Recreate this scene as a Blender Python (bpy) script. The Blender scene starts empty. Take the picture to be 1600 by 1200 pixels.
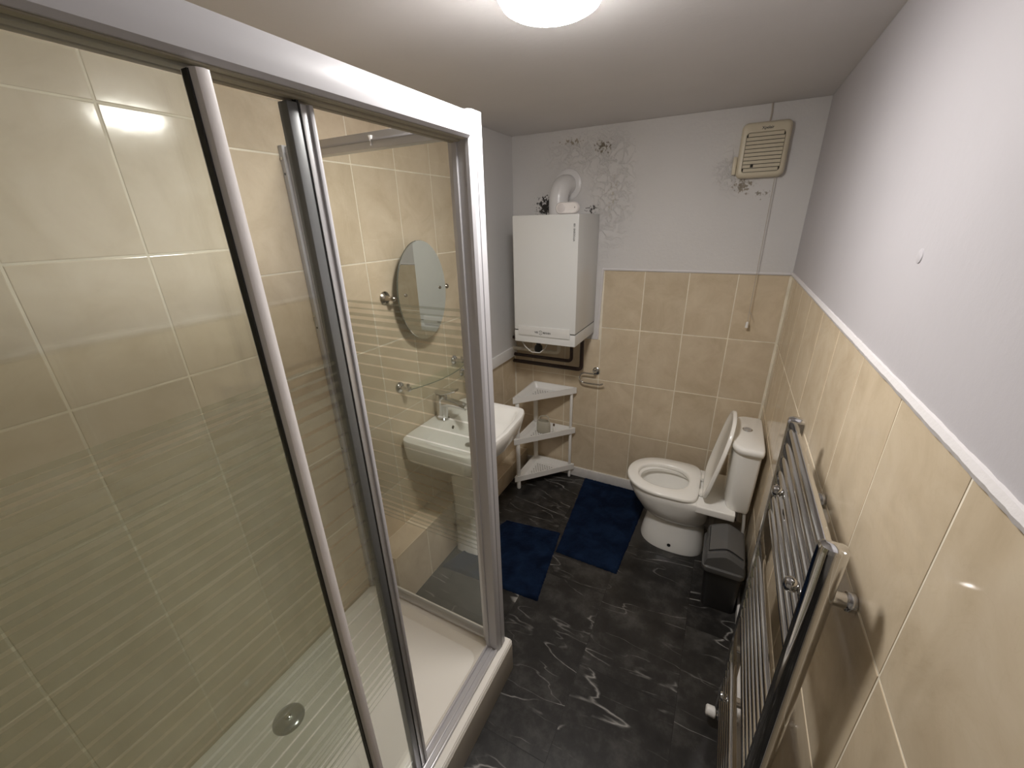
import bpy, bmesh, math, random
from mathutils import Vector, Matrix
random.seed(7)
SC = bpy.context.scene
COL = SC.collection
PI = math.pi

# ------------------------------------------------------------------ camera
cam_d = bpy.data.cameras.new('camera')
cam = bpy.data.objects.new('camera', cam_d)
COL.objects.link(cam)
cam_d.sensor_fit = 'HORIZONTAL'
cam_d.sensor_width = 36.0
cam_d.lens = 632.2725 / 1600.0 * 36.0
cam_d.clip_start = 0.02
RT = Vector((0.888823, 0.457566, -0.025016))
DN = Vector((0.149571, -0.341276, -0.927986))
FW = Vector((-0.433153, 0.821074, -0.371773))
cam.matrix_world = Matrix(((RT.x, -DN.x, -FW.x, 0.0), (RT.y, -DN.y, -FW.y, 0.0),
                           (RT.z, -DN.z, -FW.z, 1.8257), (0, 0, 0, 1)))
SC.camera = cam

# ------------------------------------------------------------------ world, exposure
w = bpy.data.worlds.new('world'); SC.world = w
w.use_nodes = True
w.node_tree.nodes['Background'].inputs[0].default_value = (0.5, 0.48, 0.46, 1)
w.node_tree.nodes['Background'].inputs[1].default_value = 0.05
vs = SC.view_settings
vs.view_transform = 'Standard'; vs.look = 'None'; vs.gamma = 1.0
vs.use_curve_mapping = False
vs.exposure = 0.88
SC.cycles.transparent_max_bounces = 40
SC.cycles.max_bounces = 14
SC.cycles.diffuse_bounces = 7
LAMP_COLOR = (1.0, 0.96, 0.925, 1)
LAMP_STRENGTH = 80.0

# ------------------------------------------------------------------ room dimensions
XL, XR, YB, ZC = -1.35, 0.297, 2.554, 2.31   # left tile face, right tile face, back tile face, ceiling
YR = -0.95                                    # wall behind the camera
XP = -1.30                                    # plaster face on the left near the back corner

# ------------------------------------------------------------------ materials
MATS = {}
def newmat(name):
    m = bpy.data.materials.new(name); m.use_nodes = True
    nt = m.node_tree
    for n in list(nt.nodes): nt.nodes.remove(n)
    out = nt.nodes.new('ShaderNodeOutputMaterial')
    MATS[name] = m
    return m, nt, out
def pbsdf(nt, out, color=(0.8, 0.8, 0.8), rough=0.4, metal=0.0, spec=0.5, coat=0.0):
    b = nt.nodes.new('ShaderNodeBsdfPrincipled')
    b.inputs['Base Color'].default_value = (*color, 1)
    b.inputs['Roughness'].default_value = rough
    b.inputs['Metallic'].default_value = metal
    b.inputs['Specular IOR Level'].default_value = spec
    b.inputs['Coat Weight'].default_value = coat
    b.inputs['Coat Roughness'].default_value = 0.05
    nt.links.new(b.outputs[0], out.inputs[0])
    return b
def N(nt, t, **kw):
    n = nt.nodes.new(t)
    for k, v in kw.items():
        if k in n.inputs.keys(): n.inputs[k].default_value = v
        else: setattr(n, k, v)
    return n
def ramp(nt, stops, interp='LINEAR'):
    r = nt.nodes.new('ShaderNodeValToRGB')
    r.color_ramp.interpolation = interp
    e = r.color_ramp.elements
    while len(e) > 1: e.remove(e[-1])
    for i, (p, c) in enumerate(stops):
        x = e[0] if i == 0 else e.new(p)
        x.position = p
        x.color = (*c, 1) if len(c) == 3 else c
    return r
def bump(nt, b, height, strength, dist):
    u = N(nt, 'ShaderNodeBump', Strength=strength, Distance=dist)
    nt.links.new(height, u.inputs['Height'])
    nt.links.new(u.outputs[0], b.inputs['Normal'])
    return u
def simple(name, color, rough=0.4, metal=0.0, spec=0.5, noise=0.0, nscale=30, bmp=0.0, coat=0.0):
    m, nt, out = newmat(name)
    b = pbsdf(nt, out, color, rough, metal, spec, coat)
    if noise or bmp:
        tc = N(nt, 'ShaderNodeTexCoord')
        nz = N(nt, 'ShaderNodeTexNoise', Scale=nscale, Detail=4.0)
        nt.links.new(tc.outputs['Object'], nz.inputs['Vector'])
        if noise:
            lo = tuple(max(0, c * (1 - noise)) for c in color); hi = tuple(min(1, c * (1 + noise)) for c in color)
            r = ramp(nt, [(0.3, lo), (0.7, hi)])
            nt.links.new(nz.outputs[0], r.inputs[0]); nt.links.new(r.outputs[0], b.inputs['Base Color'])
        if bmp: bump(nt, b, nz.outputs[0], bmp, 0.003)
    return m

def tile_material(name, c0, c1, c2, rough):
    m, nt, out = newmat(name)
    b = pbsdf(nt, out, c1, rough, 0, 0.5)
    tc = N(nt, 'ShaderNodeTexCoord'); oi = N(nt, 'ShaderNodeObjectInfo')
    sc = N(nt, 'ShaderNodeVectorMath', operation='SCALE'); sc.inputs['Scale'].default_value = 37.0
    cmb = N(nt, 'ShaderNodeCombineXYZ')
    for i in range(3): nt.links.new(oi.outputs['Random'], cmb.inputs[i])
    nt.links.new(cmb.outputs[0], sc.inputs[0])
    add = N(nt, 'ShaderNodeVectorMath', operation='ADD')
    nt.links.new(tc.outputs['Object'], add.inputs[0]); nt.links.new(sc.outputs[0], add.inputs[1])
    n1 = N(nt, 'ShaderNodeTexNoise', Scale=7.0, Detail=6.0, Roughness=0.62, Distortion=0.6)
    nt.links.new(add.outputs[0], n1.inputs['Vector'])
    r1 = ramp(nt, [(0.28, c0), (0.5, c1), (0.74, c2)])
    nt.links.new(n1.outputs[0], r1.inputs[0])
    # thin crackle-like figure of the glaze print
    n2 = N(nt, 'ShaderNodeTexNoise', Scale=9.0, Detail=3.0, Distortion=1.8)
    nt.links.new(add.outputs[0], n2.inputs['Vector'])
    r2 = ramp(nt, [(0.485, (1, 1, 1)), (0.5, (0.86, 0.84, 0.80)), (0.515, (1, 1, 1))])
    nt.links.new(n2.outputs[0], r2.inputs[0])
    mx = N(nt, 'ShaderNodeMix', data_type='RGBA', blend_type='MULTIPLY'); mx.inputs[0].default_value = 0.16
    nt.links.new(r1.outputs[0], mx.inputs[6]); nt.links.new(r2.outputs[0], mx.inputs[7])
    hv = N(nt, 'ShaderNodeHueSaturation'); mr = N(nt, 'ShaderNodeMapRange')
    mr.inputs[3].default_value = 0.94; mr.inputs[4].default_value = 1.05
    nt.links.new(oi.outputs['Random'], mr.inputs[0]); nt.links.new(mr.outputs[0], hv.inputs['Value'])
    nt.links.new(mx.outputs[2], hv.inputs['Color']); nt.links.new(hv.outputs[0], b.inputs['Base Color'])
    n3 = N(nt, 'ShaderNodeTexNoise', Scale=16.0, Detail=2.0)
    nt.links.new(add.outputs[0], n3.inputs['Vector'])
    bump(nt, b, n3.outputs[0], 0.06, 0.006)
    return m
TILE = tile_material('glazed_tile', (0.55, 0.45, 0.315), (0.63, 0.527, 0.383), (0.70, 0.60, 0.452), 0.10)
STILE = tile_material('shower_tile', (0.63, 0.545, 0.41), (0.69, 0.605, 0.47), (0.74, 0.66, 0.53), 0.12)
GROUT = simple('grout', (0.80, 0.74, 0.61), 0.8, noise=0.1, nscale=12)
WHITEPL = simple('white_plastic', (0.80, 0.79, 0.76), 0.3)
CERAMIC = simple('ceramic', (0.90, 0.89, 0.855), 0.06, coat=0.4)
SEATM = simple('seat_plastic', (0.90, 0.885, 0.84), 0.16)
CHROME = simple('chrome', (0.64, 0.64, 0.645), 0.07, 1.0)
BRONZE = simple('aged_nickel', (0.38, 0.34, 0.29), 0.22, 1.0)
WHITEAL = simple('white_aluminium', (0.50, 0.495, 0.515), 0.36, spec=0.3)
GREYAL = simple('grey_aluminium', (0.55, 0.545, 0.55), 0.35, 0.55)
DARKAL = simple('dark_aluminium', (0.16, 0.165, 0.165), 0.35, 0.4)
RUBBER = simple('black_rubber', (0.01, 0.01, 0.01), 0.6)
ACRYL = simple('tray_acrylic', (0.90, 0.87, 0.81), 0.22)
BOILER = simple('boiler_enamel', (0.65, 0.655, 0.645), 0.22)
BOILER2 = simple('boiler_fascia', (0.63, 0.625, 0.61), 0.3)
INK = simple('ink', (0.06, 0.06, 0.06), 0.6)
FANPL = simple('yellowed_plastic', (0.62, 0.555, 0.42), 0.38, noise=0.04, nscale=10)
DARKGAP = simple('dark_gap', (0.03, 0.026, 0.02), 0.8)
PIPE = simple('brown_pipe', (0.030, 0.014, 0.011), 0.45)
FLUE = simple('flue_white', (0.74, 0.73, 0.73), 0.25)
BINL = simple('bin_lid_grey', (0.085, 0.085, 0.084), 0.42)
BINB = simple('bin_body', (0.018, 0.017, 0.0165), 0.5)
DUCT = simple('dark_pipe', (0.30, 0.28, 0.26), 0.5)
CAULK = simple('white_caulk', (0.68, 0.66, 0.665), 0.6, bmp=0.6, nscale=60)
BASEW = simple('white_skirting', (0.72, 0.70, 0.68), 0.4, noise=0.08, nscale=14)
MIRROR = simple('mirror_glass', (0.72, 0.75, 0.73), 0.01, 1.0)
CORDM = simple('cord', (0.45, 0.40, 0.34), 0.7)
TRIMW = simple('trim_white', (0.76, 0.75, 0.74), 0.45)
DOORM = simple('door_paint', (0.55, 0.53, 0.50), 0.4)

def plaster(name, col, moulds=(), rough=0.55, peel=()):
    m, nt, out = newmat(name)
    b = pbsdf(nt, out, col, rough, 0, 0.4)
    geo = N(nt, 'ShaderNodeNewGeometry')
    nz = N(nt, 'ShaderNodeTexNoise', Scale=55.0, Detail=5.0, Roughness=0.6)
    nt.links.new(geo.outputs['Position'], nz.inputs['Vector'])
    lg = N(nt, 'ShaderNodeTexNoise', Scale=3.0, Detail=3.0)
    nt.links.new(geo.outputs['Position'], lg.inputs['Vector'])
    r = ramp(nt, [(0.3, tuple(c * 0.95 for c in col)), (0.7, col)])
    nt.links.new(lg.outputs[0], r.inputs[0])
    last = r.outputs[0]
    sp = N(nt, 'ShaderNodeTexNoise', Scale=62.0, Detail=4.0, Roughness=0.6)
    nt.links.new(geo.outputs['Position'], sp.inputs['Vector'])
    for (p, rx, rz, thr, dark) in moulds:
        sub = N(nt, 'ShaderNodeVectorMath', operation='SUBTRACT'); sub.inputs[1].default_value = p
        nt.links.new(geo.outputs['Position'], sub.inputs[0])
        dv = N(nt, 'ShaderNodeVectorMath', operation='DIVIDE'); dv.inputs[1].default_value = (rx, 1.0, rz)
        nt.links.new(sub.outputs[0], dv.inputs[0])
        ln = N(nt, 'ShaderNodeVectorMath', operation='LENGTH'); nt.links.new(dv.outputs[0], ln.inputs[0])
        fall = N(nt, 'ShaderNodeMapRange'); fall.inputs[1].default_value = 0.0; fall.inputs[2].default_value = 1.0
        fall.inputs[3].default_value = thr; fall.inputs[4].default_value = 0.0
        nt.links.new(ln.outputs['Value'], fall.inputs[0])
        sm = N(nt, 'ShaderNodeMath', operation='ADD'); nt.links.new(fall.outputs[0], sm.inputs[0]); nt.links.new(sp.outputs[0], sm.inputs[1])
        mr = N(nt, 'ShaderNodeMapRange'); mr.inputs[1].default_value = 0.74; mr.inputs[2].default_value = 0.82
        nt.links.new(sm.outputs[0], mr.inputs[0])
        mx = N(nt, 'ShaderNodeMix', data_type='RGBA'); mx.inputs[7].default_value = (*dark, 1)
        nt.links.new(mr.outputs[0], mx.inputs[0]); nt.links.new(last, mx.inputs[6]); last = mx.outputs[2]
    nt.links.new(last, b.inputs['Base Color'])
    hsum = nz.outputs[0]
    for (p, rx, rz) in peel:      # flaking skim coat: raised ragged edges round the damp patches
        sub = N(nt, 'ShaderNodeVectorMath', operation='SUBTRACT'); sub.inputs[1].default_value = p
        nt.links.new(geo.outputs['Position'], sub.inputs[0])
        dv = N(nt, 'ShaderNodeVectorMath', operation='DIVIDE'); dv.inputs[1].default_value = (rx, 1.0, rz)
        nt.links.new(sub.outputs[0], dv.inputs[0])
        ln = N(nt, 'ShaderNodeVectorMath', operation='LENGTH'); nt.links.new(dv.outputs[0], ln.inputs[0])
        fall = N(nt, 'ShaderNodeMapRange'); fall.inputs[1].default_value = 0.3; fall.inputs[2].default_value = 1.0
        fall.inputs[3].default_value = 1.0; fall.inputs[4].default_value = 0.0
        nt.links.new(ln.outputs['Value'], fall.inputs[0])
        pn = N(nt, 'ShaderNodeTexNoise', Scale=19.0, Detail=5.0, Roughness=0.65, Distortion=0.8)
        nt.links.new(geo.outputs['Position'], pn.inputs['Vector'])
        st_ = N(nt, 'ShaderNodeMapRange'); st_.inputs[1].default_value = 0.46; st_.inputs[2].default_value = 0.54
        st_.inputs[4].default_value = 2.6
        nt.links.new(pn.outputs[0], st_.inputs[0])
        mu = N(nt, 'ShaderNodeMath', operation='MULTIPLY'); nt.links.new(st_.outputs[0], mu.inputs[0]); nt.links.new(fall.outputs[0], mu.inputs[1])
        ad = N(nt, 'ShaderNodeMath', operation='ADD'); nt.links.new(hsum, ad.inputs[0]); nt.links.new(mu.outputs[0], ad.inputs[1])
        hsum = ad.outputs[0]
    bump(nt, b, hsum, 0.55 if peel else 0.18, 0.0035 if peel else 0.003)
    return m
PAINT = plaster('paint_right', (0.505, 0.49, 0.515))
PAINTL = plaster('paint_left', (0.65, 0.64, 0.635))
PAINTB = plaster('paint_back', (0.665, 0.65, 0.64), [
    ((-1.065, YB, 1.905), 0.13, 0.12, 0.46, (0.025, 0.022, 0.018)),
    ((-0.73, YB, 2.205), 0.10, 0.075, 0.36, (0.20, 0.17, 0.13)),
    ((-0.91, YB, 2.245), 0.20, 0.040, 0.32, (0.36, 0.32, 0.26)),
    ((-0.66, YB, 1.95), 0.08, 0.36, 0.24, (0.50, 0.46, 0.39)),
    ((-0.77, YB, 1.885), 0.09, 0.045, 0.34, (0.05, 0.045, 0.04)),
    ((0.00, YB, 1.965), 0.10, 0.065, 0.40, (0.30, 0.265, 0.215)),
    ((0.09, YB, 1.925), 0.09, 0.035, 0.31, (0.30, 0.27, 0.23)),
], peel=[((-0.66, YB, 1.95), 0.16, 0.42), ((-0.83, YB, 2.18), 0.30, 0.13), ((-0.04, YB, 2.03), 0.13, 0.13)])
CEILM = plaster('paint_ceiling', (0.68, 0.66, 0.655))

def marble():
    m, nt, out = newmat('black_marble_vinyl')
    b = pbsdf(nt, out, (0.02, 0.02, 0.02), 0.33, 0, 0.45)
    tc = N(nt, 'ShaderNodeTexCoord'); oi = N(nt, 'ShaderNodeObjectInfo')
    cmb = N(nt, 'ShaderNodeCombineXYZ')
    for i in range(3): nt.links.new(oi.outputs['Random'], cmb.inputs[i])
    sc = N(nt, 'ShaderNodeVectorMath', operation='SCALE'); sc.inputs['Scale'].default_value = 23.0
    nt.links.new(cmb.outputs[0], sc.inputs[0])
    add = N(nt, 'ShaderNodeVectorMath', operation='ADD')
    nt.links.new(tc.outputs['Object'], add.inputs[0]); nt.links.new(sc.outputs[0], add.inputs[1])
    mp = N(nt, 'ShaderNodeMapping'); mp.inputs['Rotation'].default_value = (0, 0, 0.25); mp.inputs['Scale'].default_value = (1.0, 2.1, 1.0)
    nt.links.new(add.outputs[0], mp.inputs['Vector'])
    base = N(nt, 'ShaderNodeTexNoise', Scale=9.0, Detail=7.0, Roughness=0.68)
    nt.links.new(add.outputs[0], base.inputs['Vector'])
    rb = ramp(nt, [(0.3, (0.008, 0.0076, 0.0071)), (0.5, (0.021, 0.0198, 0.0187)), (0.72, (0.062, 0.059, 0.055))])
    nt.links.new(base.outputs[0], rb.inputs[0])
    # ridged veins, broken up by a mask
    def veins(scale, dist, w, rot, seed):
        mpp = N(nt, 'ShaderNodeMapping'); mpp.inputs['Rotation'].default_value = (0, 0, rot)
        mpp.inputs['Scale'].default_value = (0.5, 2.1, 1.0); mpp.inputs['Location'].default_value = (seed, seed * 2, 0)
        nt.links.new(add.outputs[0], mpp.inputs['Vector'])
        n = N(nt, 'ShaderNodeTexNoise', Scale=scale, Detail=6.0, Roughness=0.36, Distortion=dist)
        nt.links.new(mpp.outputs[0], n.inputs['Vector'])
        r = ramp(nt, [(0.5 - w, (0, 0, 0)), (0.5, (1, 1, 1)), (0.5 + w, (0, 0, 0))])
        nt.links.new(n.outputs[0], r.inputs[0])
        mk = N(nt, 'ShaderNodeTexNoise', Scale=scale * 2.2, Detail=3.0)
        mp2 = N(nt, 'ShaderNodeMapping'); mp2.inputs['Location'].default_value = (seed * 3 + 4, 1, seed)
        nt.links.new(add.outputs[0], mp2.inputs['Vector']); nt.links.new(mp2.outputs[0], mk.inputs['Vector'])
        rm = ramp(nt, [(0.45, (0, 0, 0)), (0.60, (1, 1, 1))])
        nt.links.new(mk.outputs[0], rm.inputs[0])
        mu = N(nt, 'ShaderNodeMath', operation='MULTIPLY')
        nt.links.new(r.outputs[0], mu.inputs[0]); nt.links.new(rm.outputs[0], mu.inputs[1])
        return mu.outputs[0]
    v1 = veins(2.7, 0.0, 0.0055, 0.10, 1.3)
    v2 = veins(4.2, 0.0, 0.0065, -0.40, 5.1)
    mx1 = N(nt, 'ShaderNodeMix', data_type='RGBA'); mx1.inputs[7].default_value = (0.36, 0.35, 0.33, 1)
    nt.links.new(v1, mx1.inputs[0]); nt.links.new(rb.outputs[0], mx1.inputs[6])
    mh = N(nt, 'ShaderNodeMath', operation='MULTIPLY'); mh.inputs[1].default_value = 0.55
    nt.links.new(v2, mh.inputs[0])
    mx2 = N(nt, 'ShaderNodeMix', data_type='RGBA'); mx2.inputs[7].default_value = (0.26, 0.25, 0.235, 1)
    nt.links.new(mh.outputs[0], mx2.inputs[0]); nt.links.new(mx1.outputs[2], mx2.inputs[6])
    nt.links.new(mx2.outputs[2], b.inputs['Base Color'])
    bump(nt, b, base.outputs[0], 0.08, 0.002)
    return m
MARBLE = marble()

def glass(name, tint, refl=1.0, rough=0.0):
    m, nt, out = newmat(name)
    tr = N(nt, 'ShaderNodeBsdfTransparent'); tr.inputs[0].default_value = (*tint, 1)
    gl = N(nt, 'ShaderNodeBsdfGlossy', Roughness=rough); gl.inputs[0].default_value = (0.95, 1.0, 0.97, 1)
    fr = N(nt, 'ShaderNodeFresnel')          # 1.5 from either side of the sheet
    gm = N(nt, 'ShaderNodeNewGeometry'); mr = N(nt, 'ShaderNodeMapRange')
    mr.inputs[3].default_value = 1.5; mr.inputs[4].default_value = 1 / 1.5
    nt.links.new(gm.outputs['Backfacing'], mr.inputs[0]); nt.links.new(mr.outputs[0], fr.inputs[0])
    mx = N(nt, 'ShaderNodeMixShader')
    if refl != 1.0:
        mu = N(nt, 'ShaderNodeMath', operation='MULTIPLY'); mu.inputs[1].default_value = refl
        nt.links.new(fr.outputs[0], mu.inputs[0]); nt.links.new(mu.outputs[0], mx.inputs[0])
    else: nt.links.new(fr.outputs[0], mx.inputs[0])
    nt.links.new(tr.outputs[0], mx.inputs[1]); nt.links.new(gl.outputs[0], mx.inputs[2])
    nt.links.new(mx.outputs[0], out.inputs[0])
    return m
GLASS = glass('shower_glass', (0.98, 0.987, 0.972))
CLEAR = glass('clear_glass', (0.93, 0.96, 0.94))
def frosted(name, k):
    m, nt, out = newmat(name)
    tr = N(nt, 'ShaderNodeBsdfTransparent'); tr.inputs[0].default_value = (0.92, 0.95, 0.91, 1)
    df = N(nt, 'ShaderNodeBsdfDiffuse'); df.inputs[0].default_value = (0.50, 0.485, 0.42, 1)
    tl = N(nt, 'ShaderNodeBsdfTranslucent'); tl.inputs[0].default_value = (0.64, 0.625, 0.55, 1)
    m1 = N(nt, 'ShaderNodeMixShader'); m1.inputs[0].default_value = 0.5
    nt.links.new(df.outputs[0], m1.inputs[1]); nt.links.new(tl.outputs[0], m1.inputs[2])
    m2 = N(nt, 'ShaderNodeMixShader'); m2.inputs[0].default_value = k
    nt.links.new(tr.outputs[0], m2.inputs[1]); nt.links.new(m1.outputs[0], m2.inputs[2])
    nt.links.new(m2.outputs[0], out.inputs[0])
    return m
FROST = frosted('frosted_etch', 0.34)
FROST_LIGHT = frosted('frosted_etch_light', 0.22)
def cloudy():
    m, nt, out = newmat('cloudy_plastic')
    tr = N(nt, 'ShaderNodeBsdfTransparent'); tr.inputs[0].default_value = (0.9, 0.9, 0.86, 1)
    b = N(nt, 'ShaderNodeBsdfPrincipled'); b.inputs['Base Color'].default_value = (0.62, 0.59, 0.50, 1); b.inputs['Roughness'].default_value = 0.2
    m2 = N(nt, 'ShaderNodeMixShader'); m2.inputs[0].default_value = 0.6
    nt.links.new(tr.outputs[0], m2.inputs[1]); nt.links.new(b.outputs[0], m2.inputs[2])
    nt.links.new(m2.outputs[0], out.inputs[0])
    return m
CLOUDY = cloudy()
def emis():
    m, nt, out = newmat('lamp_diffuser')
    e = N(nt, 'ShaderNodeEmission'); e.inputs[0].default_value = LAMP_COLOR; e.inputs[1].default_value = LAMP_STRENGTH
    nt.links.new(e.outputs[0], out.inputs[0]); return m
LAMP = emis()
def rugmat():
    m, nt, out = newmat('navy_plush')
    b = pbsdf(nt, out, (0.006, 0.012, 0.05), 0.95, 0, 0.1)
    b.inputs['Sheen Weight'].default_value = 0.15
    b.inputs['Sheen Tint'].default_value = (0.04, 0.10, 0.40, 1)
    b.inputs['Sheen Roughness'].default_value = 0.4
    geo = N(nt, 'ShaderNodeNewGeometry')
    n1 = N(nt, 'ShaderNodeTexNoise', Scale=11.0, Detail=5.0, Distortion=0.5)
    nt.links.new(geo.outputs['Position'], n1.inputs['Vector'])
    r = ramp(nt, [(0.35, (0.0025, 0.0068, 0.019)), (0.52, (0.0045, 0.0120, 0.033)), (0.72, (0.008, 0.0195, 0.050))])
    nt.links.new(n1.outputs[0], r.inputs[0]); nt.links.new(r.outputs[0], b.inputs['Base Color'])
    n2 = N(nt, 'ShaderNodeTexNoise', Scale=420.0, Detail=2.0)
    nt.links.new(geo.outputs['Position'], n2.inputs['Vector'])
    bump(nt, b, n2.outputs[0], 0.8, 0.004)
    return m
RUG = rugmat()

# ------------------------------------------------------------------ geometry helpers (all in world coordinates)
WL = {}
def obj(name, bm, mat, parent=None, smooth=40, base=False):
    """link bm as one mesh object; origin at its bounding-box centre (or bottom centre)."""
    bmesh.ops.recalc_face_normals(bm, faces=bm.faces)
    xs = [v.co.x for v in bm.verts]; ys = [v.co.y for v in bm.verts]; zs = [v.co.z for v in bm.verts]
    c = Vector(((min(xs) + max(xs)) / 2, (min(ys) + max(ys)) / 2, min(zs) if base else (min(zs) + max(zs)) / 2))
    bmesh.ops.translate(bm, verts=bm.verts, vec=-c)
    me = bpy.data.meshes.new(name)
    if smooth:
        for f in bm.faces: f.smooth = True
    bm.to_mesh(me); bm.free()
    if smooth: me.set_sharp_from_angle(angle=math.radians(smooth))
    me.materials.append(mat)
    o = bpy.data.objects.new(name, me); COL.objects.link(o)
    if parent:
        o.parent = parent; o.location = c - WL[parent.name]
    else: o.location = c
    WL[o.name] = c
    return o
def thing(name, loc, label, cat, group=None):
    o = bpy.data.objects.new(name, None); COL.objects.link(o)
    o.location = loc; o.empty_display_size = 0.05
    WL[o.name] = Vector(loc)
    o['label'] = label; o['category'] = cat
    if group: o['group'] = group
    return o
def tag(o, label, cat, group=None):
    o['label'] = label; o['category'] = cat
    if group: o['group'] = group
    return o
def struct(o):
    o['kind'] = 'structure'; return o
def B(): return bmesh.new()
def box(bm, x0, x1, y0, y1, z0, z1, bev=0.0, seg=2):
    vs = [bm.verts.new((x, y, z)) for x in (x0, x1) for y in (y0, y1) for z in (z0, z1)]
    fs = [(0, 1, 3, 2), (4, 6, 7, 5), (0, 4, 5, 1), (2, 3, 7, 6), (0, 2, 6, 4), (1, 5, 7, 3)]
    faces = [bm.faces.new([vs[i] for i in f]) for f in fs]
    bmesh.ops.recalc_face_normals(bm, faces=faces)
    if bev > 0:
        es = list({e for f in faces for e in f.edges})
        bmesh.ops.bevel(bm, geom=es, offset=bev, offset_type='OFFSET', segments=seg, profile=0.6, affect='EDGES')
    return bm
def bx(*a, **k): return box(B(), *a, **k)
def loft(bm, rings, cap0=True, cap1=True, closed=True):
    R = [[bm.verts.new(p) for p in r] for r in rings]
    n = len(R[0])
    for a, b in zip(R[:-1], R[1:]):
        for i in range(n if closed else n - 1):
            j = (i + 1) % n
            bm.faces.new((a[i], a[j], b[j], b[i]))
    if cap0: bm.faces.new(R[0][::-1])
    if cap1: bm.faces.new(R[-1])
    return bm
def tube(bm, pts, r, seg=10, cap=True, rr=None):
    pts = [Vector(p) for p in pts]
    t = (pts[1] - pts[0]).normalized()
    u = t.orthogonal().normalized()
    rings = []
    for i, p in enumerate(pts):
        if i == 0: d = pts[1] - pts[0]
        elif i == len(pts) - 1: d = pts[-1] - pts[-2]
        else: d = (pts[i] - pts[i - 1]).normalized() + (pts[i + 1] - pts[i]).normalized()
        d.normalize()
        u = (u - d * u.dot(d)).normalized(); v = d.cross(u)
        ri = rr[i] if rr else r
        rings.append([p + (u * math.cos(a) + v * math.sin(a)) * ri for a in [2 * PI * k / seg for k in range(seg)]])
    return loft(bm, rings, cap, cap)
def lathe(bm, prof, c, axis='z', seg=32, cap0=True, cap1=True):
    """prof: (radius, height along axis)."""
    rings = []
    for r, h in prof:
        ring = []
        for k in range(seg):
            a = 2 * PI * k / seg
            p = {'z': (r * math.cos(a), r * math.sin(a), h), 'x': (h, r * math.cos(a), r * math.sin(a)), 'y': (r * math.cos(a), h, r * math.sin(a))}[axis]
            ring.append(Vector(c) + Vector(p))
        rings.append(ring)
    return loft(bm, rings, cap0, cap1)
def arc_path(pts, rad, n=6):
    """round the corners of a polyline."""
    pts = [Vector(p) for p in pts]; out = [pts[0]]
    for i in range(1, len(pts) - 1):
        a = (pts[i - 1] - pts[i]).normalized(); b = (pts[i + 1] - pts[i]).normalized()
        p0 = pts[i] + a * rad; p1 = pts[i] + b * rad
        for k in range(n + 1):
            t = k / n
            out.append(p0.lerp(pts[i], t).lerp(pts[i].lerp(p1, t), t))
    out.append(pts[-1]); return out
def prism(bm, outline, z0, z1, bev=0.0):
    """outline: list of (x,y)."""
    a = [bm.verts.new((x, y, z0)) for x, y in outline]; b = [bm.verts.new((x, y, z1)) for x, y in outline]
    n = len(a); fs = []
    for i in range(n):
        j = (i + 1) % n; fs.append(bm.faces.new((a[i], a[j], b[j], b[i])))
    top = bm.faces.new(b); bot = bm.faces.new(a[::-1])
    if bev:
        bmesh.ops.bevel(bm, geom=list(top.edges), offset=bev, offset_type='OFFSET', segments=2, profile=0.6, affect='EDGES')
    return bm
def rrect(x0, x1, y0, y1, r, n=6):
    out = []
    for cx, cy, a0 in ((x1 - r, y1 - r, 0), (x0 + r, y1 - r, PI / 2), (x0 + r, y0 + r, PI), (x1 - r, y0 + r, 1.5 * PI)):
        for k in range(n + 1):
            a = a0 + PI / 2 * k / n; out.append((cx + r * math.cos(a), cy + r * math.sin(a)))
    return out
def text_mesh(txt, size, extr):
    cu = bpy.data.curves.new('lettering', 'FONT'); cu.body = txt; cu.size = size; cu.extrude = extr
    cu.offset = size * 0.018; cu.align_x = 'CENTER'; cu.align_y = 'CENTER'
    t = bpy.data.objects.new('lettering', cu); COL.objects.link(t)
    dg = bpy.context.evaluated_depsgraph_get()
    me = t.evaluated_get(dg).to_mesh()
    bm = B(); bm.from_mesh(me)
    t.evaluated_get(dg).to_mesh_clear()
    bpy.data.objects.remove(t); bpy.data.curves.remove(cu)
    return bm
def place(bm, mat): bmesh.ops.transform(bm, matrix=mat, verts=bm.verts); return bm

# ================================================================== THE SETTING
floor = struct(obj('floor', bx(-1.46, 0.40, YR - 0.1, YB + 0.1, -0.10, -0.0008), simple('floor_base', (0.012, 0.011, 0.010), 0.6), smooth=0))
# vinyl floor tiles, 0.40 wide, staggered
cache = {}
def floor_tile(x0, x1, y0, y1):
    g = 0.0012
    key = (round(x1 - x0, 3), round(y1 - y0, 3))
    c = Vector(((x0 + x1) / 2, (y0 + y1) / 2, 0))
    if key not in cache:
        bm = bx(-(x1 - x0) / 2 + g, (x1 - x0) / 2 - g, -(y1 - y0) / 2 + g, (y1 - y0) / 2 - g, -0.003, 0.0)
        me = bpy.data.meshes.new('floor_tile'); bm.to_mesh(me); bm.free(); me.materials.append(MARBLE); cache[key] = me
    o = bpy.data.objects.new('floor_tile', cache[key]); COL.objects.link(o)
    o.parent = floor; o.location = c - WL['floor']
cols = [(-1.35, -1.12), (-1.12, -0.722), (-0.722, -0.324), (-0.324, 0.074), (0.074, 0.297)]
for i, (a, b) in enumerate(cols):
    start = 0.79 if i % 2 == 0 else 1.19
    ys = [start + k * 0.80 for k in range(-4, 4)]
    ys = sorted({YR, YB} | {y for y in ys if YR + 0.03 < y < YB - 0.03})
    for y0, y1 in zip(ys[:-1], ys[1:]): floor_tile(a, b, y0, y1)

ceiling = struct(obj('ceiling', bx(-1.46, 0.42, YR - 0.1, YB + 0.1, ZC, ZC + 0.1), CEILM, smooth=0))

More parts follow.
